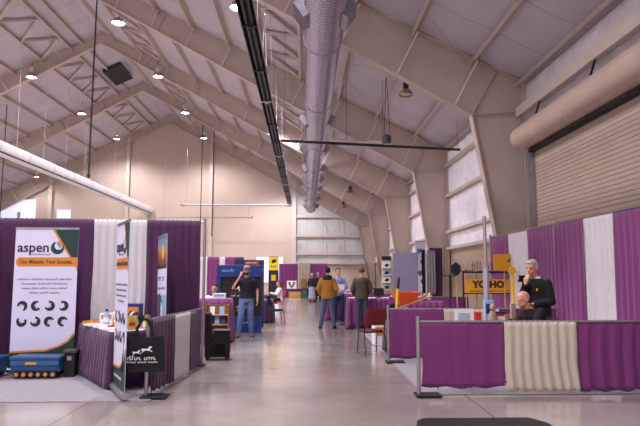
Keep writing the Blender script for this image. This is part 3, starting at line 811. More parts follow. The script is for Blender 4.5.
# ------------------------------------------------------------------ handouts on the left table
R_tab = Matrix.Rotation(a_tab, 3, 'Z')
def tab(u, v): p = R_tab @ V((u*.95, v*.9, 0)); return (-2.8+p.x, 8.97+p.y, .762)
def small_box(name, label, cat, loc, size, m, rot=0, faces=None, group=None):
    t = thing(name, label, cat, loc, rot, group)
    put('body', MB().box(-size[0]/2, size[0]/2, -size[1]/2, size[1]/2, 0, size[2]), m, t, bevel=.004)
    if faces:
        put('label_print', MB().box(-size[0]*.38, size[0]*.38, -size[1]/2-.003, -size[1]/2, size[2]*.45, size[2]*.85), faces, t)
    return t
small_box('product_box', 'white and orange product box at the left end of the handout table', 'box', tab(-.45, -.05), (.2, .1, .17), 'paper', .1, 'orange')
small_box('product_box', 'dark blue box with an orange panel standing on the handout table', 'box', tab(.12, .22), (.25, .12, .33), 'blue', -.1, 'orange')
def bottle(label, loc, h, r, m, capm='dark'):
    t = thing('bottle', label, 'bottle', loc)
    put('body', MB().lathe([(r*.9, 0), (r, .01), (r, h*.62), (r*.75, h*.74), (r*.35, h*.82), (r*.35, h*.88)], n=18), m, t, smooth=40)
    put('cap', MB().lathe([(r*.42, h*.885), (r*.42, h)], n=14), capm, t, smooth=40)
    put('label_band', MB().lathe([(r+.002, h*.2), (r+.002, h*.5)], n=18), 'paper', t, smooth=40)
bottle('light blue spray bottle left of the edge-on banner', tab(-.22, -.12), .24, .045, 'lightblue')
bottle('tall dark bottle standing behind the edge-on banner', tab(-.3, .15), .34, .04, 'dark')
bottle('green bottle next to the black cap on the table', tab(.62, .1), .17, .05, 'green')
bottle('yellow bottle at the right rear of the handout table', tab(.82, .2), .2, .05, 'yellow', 'yellow')
def tray(label, loc, s, m, rot):
    t = thing('handout_tray', label, 'tray', loc, rot)
    mb = MB().box(-s/2, s/2, -s*.35, s*.35, 0, .01)
    for b in ((-s/2, s/2, -s*.35, -s*.33), (-s/2, s/2, s*.33, s*.35), (-s/2, -s/2+.01, -s*.33, s*.33), (s/2-.01, s/2, -s*.33, s*.33)): mb.box(*b, .01, .045)
    put('dish', mb, m, t)
    put('contents', MB().box(-s*.42, s*.42, -s*.28, s*.28, .012, .03), 'paper', t)
tray('orange tray at the far left of the handout table', tab(-.85, -.1), .16, 'orange', .3)
tray('orange tray near the product box on the handout table', tab(-.66, -.24), .24, 'orange', -.2)
bottle('white round-shouldered jug near the left end of the handout table', tab(-.55, .12), .22, .07, 'paper', 'orange')
small_box('product_box', 'low red and white box behind the white table sign', 'box', tab(.66, -.12), (.2, .14, .1), 'paper', .3, 'red')
small_box('product_box', 'small amber box between the trays on the handout table', 'box', tab(-.1, .02), (.14, .09, .12), 'amber', .4, 'paper')
tray('red tray at the right of the handout table', tab(.45, -.08), .3, 'red', -.1)
for u, v, lb in ((-.3, -.3, 'loose white leaflets at the front of the handout table'), (.1, -.26, 'stack of white papers beside the edge-on banner'), (.62, -.24, 'white papers at the aisle end of the handout table')):
    t = thing('leaflet_stack', lb, 'papers', tab(u, v), random.random())
    put('sheets', MB().box(-.11, .11, -.15, .15, 0, .02), 'paper', t); put('top_sheet', MB().box(-.1, .12, -.15, .14, .021, .024), 'banner_white', t)
sg = thing('table_sign', 'white folded table sign beside the black tote bag', 'sign', (-2.42, 8.55, .762), .1)
put('front_card', MB().prism([(0, 0), (.004, 0), (.05, .13), (.046, .13)], 'x', -.14, .14), 'paper', sg); put('rear_card', MB().prism([(.09, 0), (.094, 0), (.054, .13), (.05, .13)], 'x', -.14, .14), 'paper', sg)
cpk = thing('baseball_cap', 'black cap resting on boxes at the middle of the handout table', 'cap', tab(.48, .17), .6)
put('crown', MB().ball((0, 0, .1), (.1, .12, .13), 10, 16), 'black_cloth', cpk, smooth=True)
put('brim', MB().loft([((0, -.14, .1), .08, .07), ((0, -.14, .108), .08, .07)], 20), 'dark', cpk)
put('stand_block', MB().box(-.06, .06, -.06, .06, 0, .06), 'paper', cpk)
ph = thing('plush_toy', 'small pale plush horse on the handout table', 'plush toy', tab(.36, -.02), .2)
pb = MB().ball((0, 0, .1), (.11, .06, .06), 8, 12)
for sx in (-.07, .07):
    for sy in (-.03, .03): pb.cap((sx, sy, .02), (sx, sy, .09), .018, .022, 8)
pb.cap((.08, 0, .12), (.13, 0, .2), .035, .03, 10).cap((.13, 0, .2), (.18, 0, .17), .028, .02, 10)
put('body', pb, 'whitecloth', ph, smooth=True); put('mane', MB().cap((.06, 0, .17), (.11, 0, .23), .015, .015, 8), 'dark', ph)
gb = thing('snack_bag', 'pale yellow bag at the right rear of the handout table', 'bag', tab(.74, .0), .3)
put('pouch', MB().loft([((0, 0, 0), .08, .035), ((0, 0, .08), .085, .045), ((0, 0, .15), .07, .025), ((0, 0, .19), .08, .005)], 16), mat('straw yellow', 'cbb45a', .5), gb, smooth=50)
put('bag_label', MB().box(-.04, .04, -.05, -.043, .05, .1), 'red', gb)

# ------------------------------------------------------------------ black rolling case + brochure rack
lc = thing('rolling_case', 'tall black rolling case parked beside the tall post of the left booth', 'case', (-1.62, 10.95, 0), .05)
put('upright_shell', MB().prism([(-.2, .05), (.2, .05), (.19, .3), (-.06, .34), (-.1, .5), (-.11, .83), (-.2, .84)], 'y', -.17, .17), 'black_cloth', lc, bevel=.025)
put('front_box', MB().box(-.05, .24, -.17, .17, .07, .5), 'black_cloth', lc, bevel=.03)
put('box_lid', MB().box(-.07, .25, -.175, .175, .505, .53), 'dark', lc, bevel=.008)
for sx in (-.15, .2):
    for sy in (-.14, .14): put('wheel', MB().cyl((sx, sy-.015, .035), (sx, sy+.015, .035), .033, n=12), 'dark', lc)
br = thing('brochure_rack', 'brown wooden rack of blue brochures beyond the black rolling case', 'rack', (-1.86, 12.6, 0), .1)
put('side_panel', MB().box(-.24, -.22, -.12, .12, .01, .9), 'wood', br); put('side_panel', MB().box(.22, .24, -.12, .12, .01, .9), 'wood', br)
put('back_panel', MB().box(-.22, .22, .09, .11, .02, .9), 'wood', br)
for z in (.3, .48, .68): put('shelf', MB().box(-.22, .22, -.12, .09, z, z+.02), 'lightwood', br)
put('front_panel', MB().box(-.22, .22, -.13, -.12, .3, .38), 'wood', br)
for i, (x, z, m, lb) in enumerate(((-.13, .5, 'blue', 'blue brochure at the left of the wooden rack'), (.0, .5, 'lightblue', 'pale blue brochure in the middle of the wooden rack'), (.13, .5, 'blue', 'blue brochure at the right of the wooden rack'), (-.1, .7, 'paper', 'white brochure at the top left of the wooden rack'), (.1, .7, 'lightblue', 'pale blue brochure at the top right of the wooden rack'))):
    tag(put('brochure', MB().prism([(-.02, 0), (-.01, 0), (.03, .16), (.02, .16)], 'x', -.05, .05), m, None, (-1.86+x, 12.57, z+.001), .1), lb, 'brochure', 'brochures in the wooden rack')
skirted_table('purple cloth covered table beyond the brochure rack', (-2.25, 13.9), 0, 1.0, .7, .98, 'purple', 'purple')

# ------------------------------------------------------------------ kiosk walls
k1 = thing('display_wall', 'blue and black booth display wall with a horse picture behind the capped man', 'display', (-1.75, 15.75, 0))
put('panel', MB().box(-.58, .58, 0, .08, .02, 1.78), 'black_metal', k1)
put('blue_header', MB().box(-.6, .6, -.05, 0, 1.47, 1.79), 'blue', k1, bevel=.01)
put('blue_base', MB().box(-.56, .58, -.04, 0, .02, .44), 'blue', k1)
put('blue_side', MB().box(-.6, -.5, -.045, 0, .44, 1.5), 'blue', k1)
marks(.34, .1, 'lightblue', k1, (-.3, -.05, 1.64), 'header_lettering', 1, .004)
put('emblem', MB().prism([(-.2, 1.28), (-.08, 1.25), (0, 1.3), (.08, 1.25), (.2, 1.28), (.06, 1.2), (0, 1.1), (-.06, 1.2)], 'y', -.008, 0), 'paper', k1)
marks(.5, .06, 'red', k1, (.02, -.001, 1.07), 'red_lettering', 3, .004)
marks(.5, .07, 'paper', k1, (.02, -.001, .98), 'white_lettering', 3, .004)
marks(.3, .06, 'paper', k1, (.02, -.001, 1.17), 'emblem_lettering', 1, .004)
put('horse_picture', MB().prism(horse_poly(.1, .66, .17), 'y', -.008, 0), mat('horse grey print', '8d8a92', .5), k1)
marks(.3, .07, 'lightblue', k1, (.2, -.041, .28), 'base_lettering', 1, .004)
k2 = thing('display_wall', 'dark blue display wall with a red title strip just behind the capped man', 'display', (-1.6, 17.5, 0))
put('panel', MB().box(-.46, .36, 0, .08, .02, 1.97), mat('navy panel', '1c2452', .5), k2)
put('red_strip', MB().box(-.2, .2, -.01, 0, 1.84, 1.93), 'red', k2)
put('white_logo', MB().prism([(.2, 1.6), (.33, 1.64), (.34, 1.72), (.22, 1.7)], 'y', -.01, 0), 'lightblue', k2)
marks(.32, .05, 'paper', k2, (0, -.011, 1.885), 'strip_lettering', 2, .003)

# left far drapes behind kiosks
for a, b, m, lb in ((-3.9, -3.65, 'whitecloth', 'far white drape just right of the tall left post'), (-3.65, -3.2, 'purple', 'far purple drape, first to the right of the tall left post'), (-3.2, -3.0, 'whitecloth', 'far narrow white drape between two purple drapes'),
                    (-3.0, -2.65, 'purple', 'far purple drape left of the blue display wall'), (-2.65, -2.3, 'purple_dark', 'far deep purple drape touching the blue display wall')):
    drape(lb, (a, 22), (b, 22), .06, 2.2, m, amp=.03, name='drape')
# yellow/black banner
yb = thing('hanging_banner', 'yellow over black tall banner standing before the bright doorway', 'banner', (-1.42, 26, 0))
put('banner_panel', MB().box(-.22, .22, -.006, .006, .3, 2.35), 'ink', yb)
put('yellow_head', MB().box(-.22, .22, -.012, -.006, 1.75, 2.33), mat('bright yellow print', 'f2d426', .5), yb)
put('yellow_square', MB().box(-.1, .1, -.012, -.006, 1.3, 1.55), 'yellow', yb)
put('emblem', MB().prism([(-.1, 2.12), (-.04, 2.22), (.08, 2.24), (.13, 2.14), (.05, 2.08), (-.06, 2.05)], 'y', -.016, -.012), 'ink', yb)
marks(.3, .1, 'ink', yb, (0, -.012, 1.9), 'lettering', 1, .004)
put('stand_base', MB().box(-.25, .25, -.12, .12, .005, .05), 'black_metal', yb); put('support_pole', MB().cyl((0, .02, .05), (0, .02, 2.35), .012), 'steel', yb)

# far drape line
xs_ = [(-6.2, -4.6, 'purple'), (-1.95, -.6, 'purple'), (-.6, .3, 'cream'), (.3, 1.55, 'purple'), ]
for (a, b, m), lb in zip(xs_, ('farthest purple drape, left of the bright doorway', 'farthest purple drape behind the patterned sign', 'farthest cream drape between two purple drapes', 'farthest purple drape behind the group of standing men')):
    drape(lb, (a, 43), (b, 43), .05, 2.38, m, amp=.05, pitch=.25)
rail((-6.2, 43), (1.55, 43), 2.4, 'top rail of the farthest drape line')
skirted_table('low purple skirted table at the far drape line', (-.9, 41.8), 0, 2.1, .7, .62, 'purple_dark', 'purple_dark')
pz = thing('patterned_sign', 'white sign with a dark animal pattern before the farthest purple drape', 'sign', (-1.0, 41.6, .62))
put('board', MB().box(-.34, .34, -.02, .02, .0, .55), 'paper', pz)
put('pattern', MB().prism([(-.3, .5), (-.1, .35), (0, .15), (.1, .35), (.3, .5), (.14, .2), (0, .02), (-.14, .2)], 'y', -.026, -.02).ball((-.12, -.02, .42), (.05, .01, .05)).ball((.14, -.02, .42), (.05, .01, .05)), 'ink', pz)
wc = thing('wooden_case', 'small brown wooden display case before the farthest cream drape', 'case', (-.14, 42.3, .62))
put('body', MB().box(-.2, .2, -.12, .12, 0, .66), 'wood', wc, bevel=.01); put('door', MB().box(-.15, .15, -.135, -.12, .05, .6), 'cardboard', wc)
small_box('cardboard_box', 'flat tan cardboard box on the floor before the far purple drape', 'box', (-.75, 40.9, 0), (.85, .5, .42), 'cardboard', 0, 'lightwood')
small_box('storage_bin', 'green bin on the floor beside the tan box at the far drapes', 'bin', (-.1, 41.0, 0), (.35, .35, .5), 'green', 0, 'green')

# ------------------------------------------------------------------ chairs
def chair(label, loc, rot, seatm='burgundy', framem='black_metal', cat='chair', arch=False):
    t = thing('stacking_chair', label, cat, loc, rot)     # faces -y
    put('seat', MB().loft([((0, 0, .43), .21, .2), ((0, 0, .45), .225, .215), ((0, 0, .475), .215, .205)], 24), seatm, t, smooth=50)
    bk = MB(); 
    for k in range(2): pass
    rg = []
    for z, w, y in ((.57, .19, .215), (.63, .21, .225), (.78, .215, .245), (.86, .2, .255), (.885, .17, .257)):
        rg.append(((0, y, z), w, .02))
    if arch: put('back_arch', MB().tube([(-.19, .245, .8), (-.17, .25, .87), (-.1, .255, .89), (.1, .255, .89), (.17, .25, .87), (.19, .245, .8)], .011), framem, t)
    else: put('backrest', MB().loft(rg, 24), seatm, t, smooth=50)
    for s in (-1, 1):
        put('leg', MB().tube([(s*.2, -.24, .008), (s*.19, -.17, .44)], .011), framem, t)
        put('leg', MB().tube([(s*.22, .27, .008), (s*.2, .16, .44)], .011), framem, t)
        put('back_frame', MB().tube([(s*.2, .16, .44), (s*.2, .2, .56), (s*.19, .245, .82)], .011), framem, t)
    put('seat_frame', MB().tube([(-.19, -.17, .43), (.19, -.17, .43), (.2, .16, .43), (-.2, .16, .43), (-.19, -.17, .43)], .009), framem, t)
    return t
chair('burgundy padded stacking chair standing alone in the aisle beside the olive jacket man', (1.26, 11.55, 0), math.radians(195))
chair('red chair with the woman in the white shirt sitting on it', (-1.12, 24.5, 0), math.radians(-75), 'magenta', 'red')
chair('dark chair standing in the aisle right of the capped man', (-.92, 18.6, 0), math.radians(80), 'black_cloth', 'black_metal')
chair('black tube-framed chair in the near right booth, only its rail showing', (1.98, 8.3, 0), math.radians(180), 'black_cloth', 'black_metal', arch=True)
chair('chair of the person in white behind the purple covered table', (-2.25, 14.75, 0), math.radians(-10), 'black_cloth', 'black_metal')
chair('black chair under the seated bald man', (3.32, 8.42, 0), math.radians(-78), 'black_cloth', 'black_metal')
skirted_table('purple skirted table in front of the woman in the white shirt', (-1.85, 23.6), 0, .7, 1.2, .76, 'purple_dark', 'dark')
skirted_table('dark purple skirted table just right of the capped man', (-1.5, 19.6), 0, .8, .8, .74, 'purple_dark', 'purple_dark')

# ------------------------------------------------------------------ people
def remeshed(mb, voxel, name, smooth_it=2):
    me = mesh_of(mb, name); o = bpy.data.objects.new(name, me); COL.objects.link(o)
    r = o.modifiers.new('r', 'REMESH'); r.mode = 'VOXEL'; r.voxel_size = voxel
    s = o.modifiers.new('s', 'SMOOTH'); s.factor = .5; s.iterations = smooth_it
    dg = bpy.context.evaluated_depsgraph_get(); dg.update()
    out = bpy.data.meshes.new_from_object(o.evaluated_get(dg)); bpy.data.objects.remove(o); bpy.data.meshes.remove(me)
    for p in out.polygons: p.use_smooth = True
    out.name = name
    return out

def hand(mb, w, d, n, side, r=.0095, curl=.7):
    d = V(d).normalized(); n = V(n); n = (n-d*n.dot(d)).normalized(); s = d.cross(n).normalized()*side
    R = Matrix((s, d, n)).transposed()
    mb.ball(w+d*.045, (.038, .05, .017), 8, 12, R)
    for i, (off, ln) in enumerate(((.027, .07), (.009, .078), (-.009, .073), (-.026, .058))):
        b = w+d*.08+s*off; c = b+(d*math.cos(curl*.5)+n*math.sin(curl*.5))*ln*.5; e = c+(d*math.cos(curl*1.4)+n*math.sin(curl*1.4))*ln*.5
        mb.cap(b-d*.02, b, r, r, 8); mb.cap(b, c, r, r*.95, 8); mb.cap(c, e, r*.95, r*.8, 8)
    b = w+d*.02+s*.025; c = b+(d*.65+s*.6+n*.3).normalized()*.04; e = c+(d*.9+s*.15+n*.35).normalized()*.032
    mb.cap(b, c, r*1.2, r*1.05, 8); mb.cap(c, e, r*1.05, r*.9, 8)

DEF = dict(pel=(0, 0, .95), chest=(0, 0, 1.27), neck=(0, .01, 1.47), head=(0, -.015, 1.63),
           sR=(-.175, 0, 1.385), sL=(.175, 0, 1.385), eR=(-.235, .03, 1.14), eL=(.235, .03, 1.14), wR=(-.225, -.07, .9), wL=(.225, -.07, .9),
           hR=(-.09, 0, .92), hL=(.09, 0, .92), kR=(-.11, -.02, .5), kL=(.11, -.02, .5), aR=(-.12, .03, .09), aL=(.12, .03, .09),
           dR=None, dL=None, nR=(.9, -.3, 0), nL=(-.9, -.3, 0))
def person(label, loc, rot, pose=None, scale=1, voxel=.011, top='black_cloth', legs='denim', shoe='dark', hair='dark', sleeve='short', hairstyle='short',
           headyaw=0, headpitch=0, skirt=None, skin='skin', bulk=.012, extra=None, group=None, face=True, width=1.0):
    J = dict(DEF); J.update(pose or {}); P = {k: (V(v) if v is not None else None) for k, v in J.items()}
    t = thing('person', label, 'person', loc, rot, group); t.scale = (scale,)*3
    HM = Matrix.Translation(P['head']) @ Matrix.Rotation(headyaw, 4, 'Z') @ Matrix.Rotation(headpitch, 4, 'X')
    def H(x, y, z): return HM @ V((x, y, z))
    H3 = HM.to_3x3()
    b = MB()
    def torso(mb, g, top_r=True, low=-.09):
        pe, chs, nk = P['pel'], P['chest'], P['neck']
        def mix(a, c, f): return a.lerp(c, f)
        k = width
        rg = [(pe+V((0, 0, low)), .155*k+g, .105+g), (pe, .168*k+g, .118+g), (mix(pe, chs, .45), .148*k+g, .105+g), (mix(pe, chs, .85), .168*k+g, .118+g),
              (mix(chs, nk, .4), .178*k+g, .12+g), (mix(chs, nk, .72), .15*k+g, .098+g), (mix(chs, nk, .95), .075+g, .07+g)]
        mb.loft(rg, 20)
    torso(b, -.006)
    b.cap(P['neck']-V((0, 0, .03)), P['head']+V((0, .01, -.07)), .056, .053)
    for s in 'RL':
        b.cap(P['s'+s], P['e'+s], .048, .037); b.cap(P['e'+s], P['w'+s], .038, .026)
        d = P['d'+s] or (P['w'+s]-P['e'+s]); hand(b, P['w'+s], d, P['n'+s], 1 if s == 'R' else -1, r=max(.0095, voxel*1.0))
        b.cap(P['h'+s], P['k'+s], .078, .052); b.cap(P['k'+s], P['a'+s], .05, .034); b.cap(P['a'+s], P['a'+s]+V((0, -.1, -.05)), .032, .026)
    # head
    b.ball(H(0, .015, .035), (.075, .094, .09), 12, 18, H3); b.ball(H(0, -.015, -.03), (.06, .072, .078), 12, 18, H3)
    b.ball(H(0, -.045, -.085), (.032, .03, .026), 8, 12, H3)
    b.cap(H(0, -.082, .012), H(0, -.102, -.025), .009, .014, 8)
    b.cap(H(-.035, -.068, .03), H(.035, -.068, .03), .014, .014, 8)
    b.cap(H(-.02, -.083, -.058), H(.02, -.083, -.058), .008, .008, 8)
    for sx in (-1, 1): b.ball(H(sx*.076, .012, -.005), (.012, .022, .034), 8, 10, H3)
    put('body', remeshed(b, voxel, 'body'), skin, t)
    if face:
        for sx in (-1, 1): put('eye', MB().ball(H(sx*.03, -.0815, .008), (.009, .004, .005), 6, 8, H3), 'ink', t)
        put('mouth', MB().ball(H(0, -.0895, -.058), (.024, .007, .007), 6, 10, H3), mat('lips', '9a5148', .5, vary=0), t)
    # hair: shell on the skull
    if hairstyle:
        hm = MB().ball((0, 0, 0), (.085, .104, .1), 16, 24)
        keep = MB(); idx = {}
        low = {'short': -.07, 'long': -.2, 'crop': -.01, 'fringe': -.03}[hairstyle]
        def ok(p): x, y, z = p; return (z > .035+(.02 if y < -.05 else 0)) if y < -.02 else (z > low)
        fs = [f_ for f_ in hm.f if all(ok(hm.v[i]) for i in f_)]
        for f_ in fs:
            for i in f_:
                if i not in idx: idx[i] = len(keep.v); p = V(hm.v[i]); p *= 1+.05*noise.noise(p*35); keep.v.append(tuple(HM @ (p+V((0, .015, .035)))))
            keep.f.append(tuple(idx[i] for i in f_))
        ho = put('hair', keep, hair, t, smooth=True); so = ho.modifiers.new('thick', 'SOLIDIFY'); so.thickness = .02; so.offset = -1
        if hairstyle == 'long':
            put('hair_fall', MB().loft([(H(0, .07, .05), .08, .04), (H(0, .085, -.08), .085, .04), (H(0, .08, -.2), .06, .03)], 14), hair, t, smooth=True)
    # top
    g = bulk; sm = MB(); torso(sm, g, low=-.01 if sleeve == 'short' else -.1)
    for s in 'RL':
        sm.ball(P['s'+s], (.054+g*.6,)*3); e, w_ = P['e'+s], P['w'+s]
        if sleeve == 'short':
            m_ = P['s'+s].lerp(e, .78); sm.cyl(P['s'+s], m_, .056+g, .052+g, 14)
        else:
            sm.cyl(P['s'+s], e, .052+g*.7, .043+g, 14); sm.ball(e, (.045+g,)*3); sm.cyl(e, e.lerp(w_, .97), .045+g, .034+g, 14)
    sm.loft([(P['neck']+V((0, .005, -.05)), .085+g, .075+g), (P['neck']+V((0, .0, -.005)), .062+g*.6, .06+g*.6)], 18)
    put('shirt' if bulk < .02 else 'jacket', remeshed(sm, max(voxel, .011), 'top'), top, t)
    # legs
    if skirt:
        put('skirt', MB().loft([(P['pel']+V((0, 0, .06)), .15, .115), (P['pel']+V((0, 0, -.1)), .18, .14), (P['pel']+V((0, -.01, -.45)), .21, .17), (P['pel']+V((0, -.01, -.72)), .24, .19)], 24), skirt, t, smooth=50)
    else:
        tr = MB(); g2 = .012
        tr.loft([(P['pel']+V((0, 0, -.1)), .16*width+g2, .11+g2), (P['pel']+V((0, 0, .02)), .162*width+g2, .114+g2), (P['pel']+V((0, 0, .07)), .152*width+g2, .107+g2)], 20)
        for s in 'RL':
            tr.ball(P['h'+s], (.082+g2,)*3); tr.cyl(P['h'+s], P['k'+s], .086+g2, .066+g2, 16); tr.ball(P['k'+s], (.066+g2,)*3)
            tr.cyl(P['k'+s], P['a'+s]+(P['k'+s]-P['a'+s])*.0+V((0, 0, -.01)), .064+g2, .05+g2, 16)
        put('trousers', remeshed(tr, max(voxel, .011), 'legs'), legs, t)
    for s in 'RL':
        a = P['a'+s]; fd = V((.25 if s == 'L' else -.25, -1, 0)).normalized() if not (pose and 'toe' in pose) else V(pose['toe']).normalized()
        sd_ = V((-fd.y, fd.x, 0)); base = V((a.x, a.y, a.z-.09))
        sh = MB().loft([(base+V((0, 0, .002))-fd*.0+fd*.06, .05, .14, sd_, fd), (base+V((0, 0, .03))+fd*.06, .052, .142, sd_, fd), (base+V((0, 0, .055))+fd*.045, .046, .115, sd_, fd), (base+V((0, 0, .085))+fd*.005, .042, .062, sd_, fd), (base+V((0, 0, .12)), .04, .045, sd_, fd)], 18)
        put('shoe', sh, shoe, t, smooth=50)
    if extra: extra(t, P, H, H3, HM)
    return t

# capped man, phone hand at his face
M['cap_tan'] = mat('faded cap', '8f8878', .8); M['navy'] = mat('dark polo', '17181f', .85, vary=.2)
M['brown_boot'] = mat('brown boot', '4f3a2c', .6); M['beard'] = mat('dark beard', '2a211d', .8)
def capman(t, P, H, H3, HM):
    put('cap_crown', MB().ball(H(0, .012, .062), (.09, .108, .08), 12, 20, H3), 'cap_tan', t, smooth=True)
    put('cap_brim', MB().loft([(H(0, -.12, .062), .07, .06, H3 @ V((1, 0, 0)), H3 @ V((0, 1, 0))), (H(0, -.12, .07), .07, .06, H3 @ V((1, 0, 0)), H3 @ V((0, 1, 0)))], 18), 'cap_tan', t)
    put('beard', MB().ball(H(0, -.042, -.065), (.057, .05, .045), 8, 14, H3), 'beard', t, smooth=True)
    put('belt', MB().loft([(P['pel']+V((0, 0, .055)), .166, .122), (P['pel']+V((0, 0, .09)), .164, .12)], 24), 'dark', t)
    put('phone', MB().cbox((-.1, -.13, 1.6), (.02, .07, .13)), 'ink', t)
person('man in tan cap, dark polo and jeans, walking with one hand at his face', (-1.48, 14.9, 0), .05,
       dict(eR=(-.33, -.1, 1.2), wR=(-.15, -.16, 1.5), dR=(.35, .1, 1), nR=(.6, .7, 0), eL=(.27, .04, 1.14), wL=(.27, -.05, .89), hR=(-.09, 0, .92), kR=(-.13, -.08, .5), aR=(-.19, -.08, .09), kL=(.1, .02, .49), aL=(.13, .1, .09)),
       1.0, .009, 'navy', 'denim', 'brown_boot', 'beard', 'short', 'short', 0, -.05, extra=capman, bulk=.016)
# tan jacket man seen from the back
M['tanjacket'] = mat('tan work jacket', 'b0772f', .85, vary=.12, scale=8)
M['hood'] = M['hood']; M['hoodcloth'] = mat('dark hood cloth', '232128', .9)
M['darkhair'] = mat('dark brown hair', '1d1613', .8, vary=.25, scale=60); M['brownhair'] = mat('brown hair', '5a3c26', .8, vary=.25, scale=60)
M['greyhair'] = mat('light grey hair', '9d9894', .8, vary=.15, scale=80)
def hood(t, P, H, H3, HM):
    put('jacket_hood', MB().loft([(V((0, .06, 1.33)), .05, .03), (V((0, .1, 1.4)), .13, .05), (V((0, .06, 1.49)), .14, .07), (V((0, .03, 1.53)), .09, .06)], 18), 'hoodcloth', t, smooth=True)
    for s in 'RL': put('jacket_cuff', MB().cyl(P['w'+s]+V((0, .01, .0)), P['w'+s].lerp(P['e'+s], .18), .046, .046, 14), 'hoodcloth', t)
person('man seen from behind in tan jacket with black hood and faded jeans', (.62, 17.15, 0), PI-.12,
       dict(kR=(-.13, -.02, .5), aR=(-.19, .03, .09), kL=(.13, -.02, .5), aL=(.2, .0, .09), eR=(-.26, .02, 1.13), wR=(-.2, -.14, .95), eL=(.26, .02, 1.13), wL=(.2, -.14, .95)),
       1.0, .011, 'tanjacket', 'denim2', 'dark', 'darkhair', 'long_', 'short', .1, -.1, bulk=.026, extra=hood)
M['blueshirt'] = mat('light blue shirt', '8e9bc6', .8, vary=.12, scale=14)
def badge(t, P, H, H3, HM):
    put('paper_sheet', MB().cbox((.02, -.24, 1.12), (.2, .01, .26)), 'paper', t)
    put('lanyard', MB().bar((-.07, -.13, 1.42), (.0, -.15, 1.2), .012, .004).bar((.07, -.13, 1.42), (.0, -.15, 1.2), .012, .004), 'blue', t)
    put('glasses', MB().bar(H(-.055, -.093, .01), H(.055, -.093, .01), .006, .006), 'ink', t)
person('man in light blue shirt and dark jeans facing us, holding white paper', (1.0, 18.4, 0), .25,
       dict(eR=(-.25, -.02, 1.15), wR=(-.06, -.22, 1.07), nR=(0, 0, 1), eL=(.25, -.02, 1.15), wL=(.1, -.22, 1.07), nL=(0, 0, 1)),
       1.0, .011, 'blueshirt', mat('navy jeans', '2c3c66', .85), 'brown_boot', 'brownhair', 'long_', 'short', .15, -.08, extra=badge)
M['olive'] = mat('olive jacket', '4b4234', .85, vary=.12, scale=8)
person('man seen from behind in dark olive jacket and dark jeans at the purple counter', (1.57, 16.75, 0), PI+.1,
       dict(eR=(-.26, .0, 1.14), wR=(-.18, -.16, .98), eL=(.26, .0, 1.14), wL=(.18, -.16, .98), kR=(-.11, -.02, .5), aR=(-.13, .03, .09)),
       1.0, .011, 'olive', 'denim3', 'brown_boot', 'brownhair', 'long_', 'short', .1, -.1, bulk=.026)
# seated woman
SIT = dict(pel=(0, .05, .53), chest=(0, .02, .83), neck=(0, 0, 1.02), head=(0, -.03, 1.18), sR=(-.17, .01, .97), sL=(.17, .01, .97),
           hR=(-.09, .0, .53), hL=(.09, .0, .53), kR=(-.11, -.42, .53), kL=(.11, -.42, .53), aR=(-.11, -.4, .09), aL=(.11, -.4, .09),
           eR=(-.2, -.12, .75), wR=(-.1, -.36, .8), eL=(.2, -.12, .75), wL=(.1, -.36, .8), nR=(0, 0, -1), nL=(0, 0, -1))
M['whiteshirt'] = mat('white shirt', 'e2dde3', .8, vary=.05)
person('woman in white shirt and black trousers sitting on the red chair, facing left', (-1.1, 24.5, 0), math.radians(-75), SIT, 1.0, .014, 'whiteshirt', 'black_cloth', 'dark', 'brownhair', 'long_', 'long')
person('woman in dark purple top and pale long skirt seen far away', (.35, 34.6, 0), math.radians(160), None, .95, .016, mat('plum top', '2c1f3c', .8), 'denim', 'dark', mat('white bonnet', 'c9c4cc', .8), 'long_', 'short', skirt=mat('pale lilac skirt', 'b9b4d8', .8), face=False)
person('person in black standing far away beside the woman in the pale skirt', (.72, 35.2, 0), math.radians(170), None, .97, .016, 'black_cloth', 'black_cloth', 'dark', 'greyhair', 'long_', 'short', face=False)
person('person with dark hair in white top behind the purple covered table', (-2.25, 14.75, 0), math.radians(-10), SIT, 1.0, .012, 'whiteshirt', 'black_cloth', 'dark', 'darkhair', 'long_', 'short')
# standing man in black sweater
M['blacksweater'] = mat('black sweater', '141318', .9, vary=.2); M['plumsweater'] = mat('dark plum sweater', '170d15', .9, vary=.2)
def sweater(t, P, H, H3, HM):
    put('shirt_collar', MB().loft([(P['neck']+V((0, -.0, -.02)), .078, .076), (P['neck']+V((0, 0, .028)), .064, .062)], 18), 'whiteshirt', t)
    put('chest_logo', MB().ball((.085, -.152, 1.27), (.016, .006, .02)), 'yellow', t)
    for sx in (-1, 1): put('eyebrow', MB().ball(H(sx*.032, -.083, .036), (.018, .006, .005), 6, 8, H3), 'greyhair', t)
person('grey-haired man in black sweater standing with a hand at his chin', (3.55, 9.0, 0), math.radians(-58),
       dict(chest=(0, -.01, 1.25), neck=(0, -.06, 1.44), head=(0, -.13, 1.585), sR=(-.185, -.03, 1.36), sL=(.185, -.03, 1.36),
            eR=(-.2, -.14, 1.13), wR=(-.04, -.24, 1.36), dR=(.2, .1, 1), nR=(0, 1, .2), eL=(.24, -.03, 1.1), wL=(.05, -.2, 1.06), nL=(0, 0, 1)),
       1.02, .0075, 'blacksweater', 'denim3', 'dark', 'greyhair', 'long_', 'short', 0, .25, extra=sweater, bulk=.017, width=1.08)
M['skin_pink'] = mat('pink skin', 'd08c76', .45, vary=.06, scale=10)
S2 = dict(SIT); S2.update(chest=(0, -.06, .86), neck=(0, -.14, 1.05), head=(0, -.25, 1.16), sR=(-.19, -.1, 1.0), sL=(.19, -.1, 1.0), eR=(-.24, -.24, .78), wR=(-.1, -.42, .85), eL=(.24, -.24, .78), wL=(.1, -.42, .85))
def stubble(t, P, H, H3, HM):
    put('beard', MB().ball(H(0, -.038, -.062), (.056, .045, .042), 8, 14, H3), mat('short grey beard', '8a6a5e', .8), t, smooth=True)
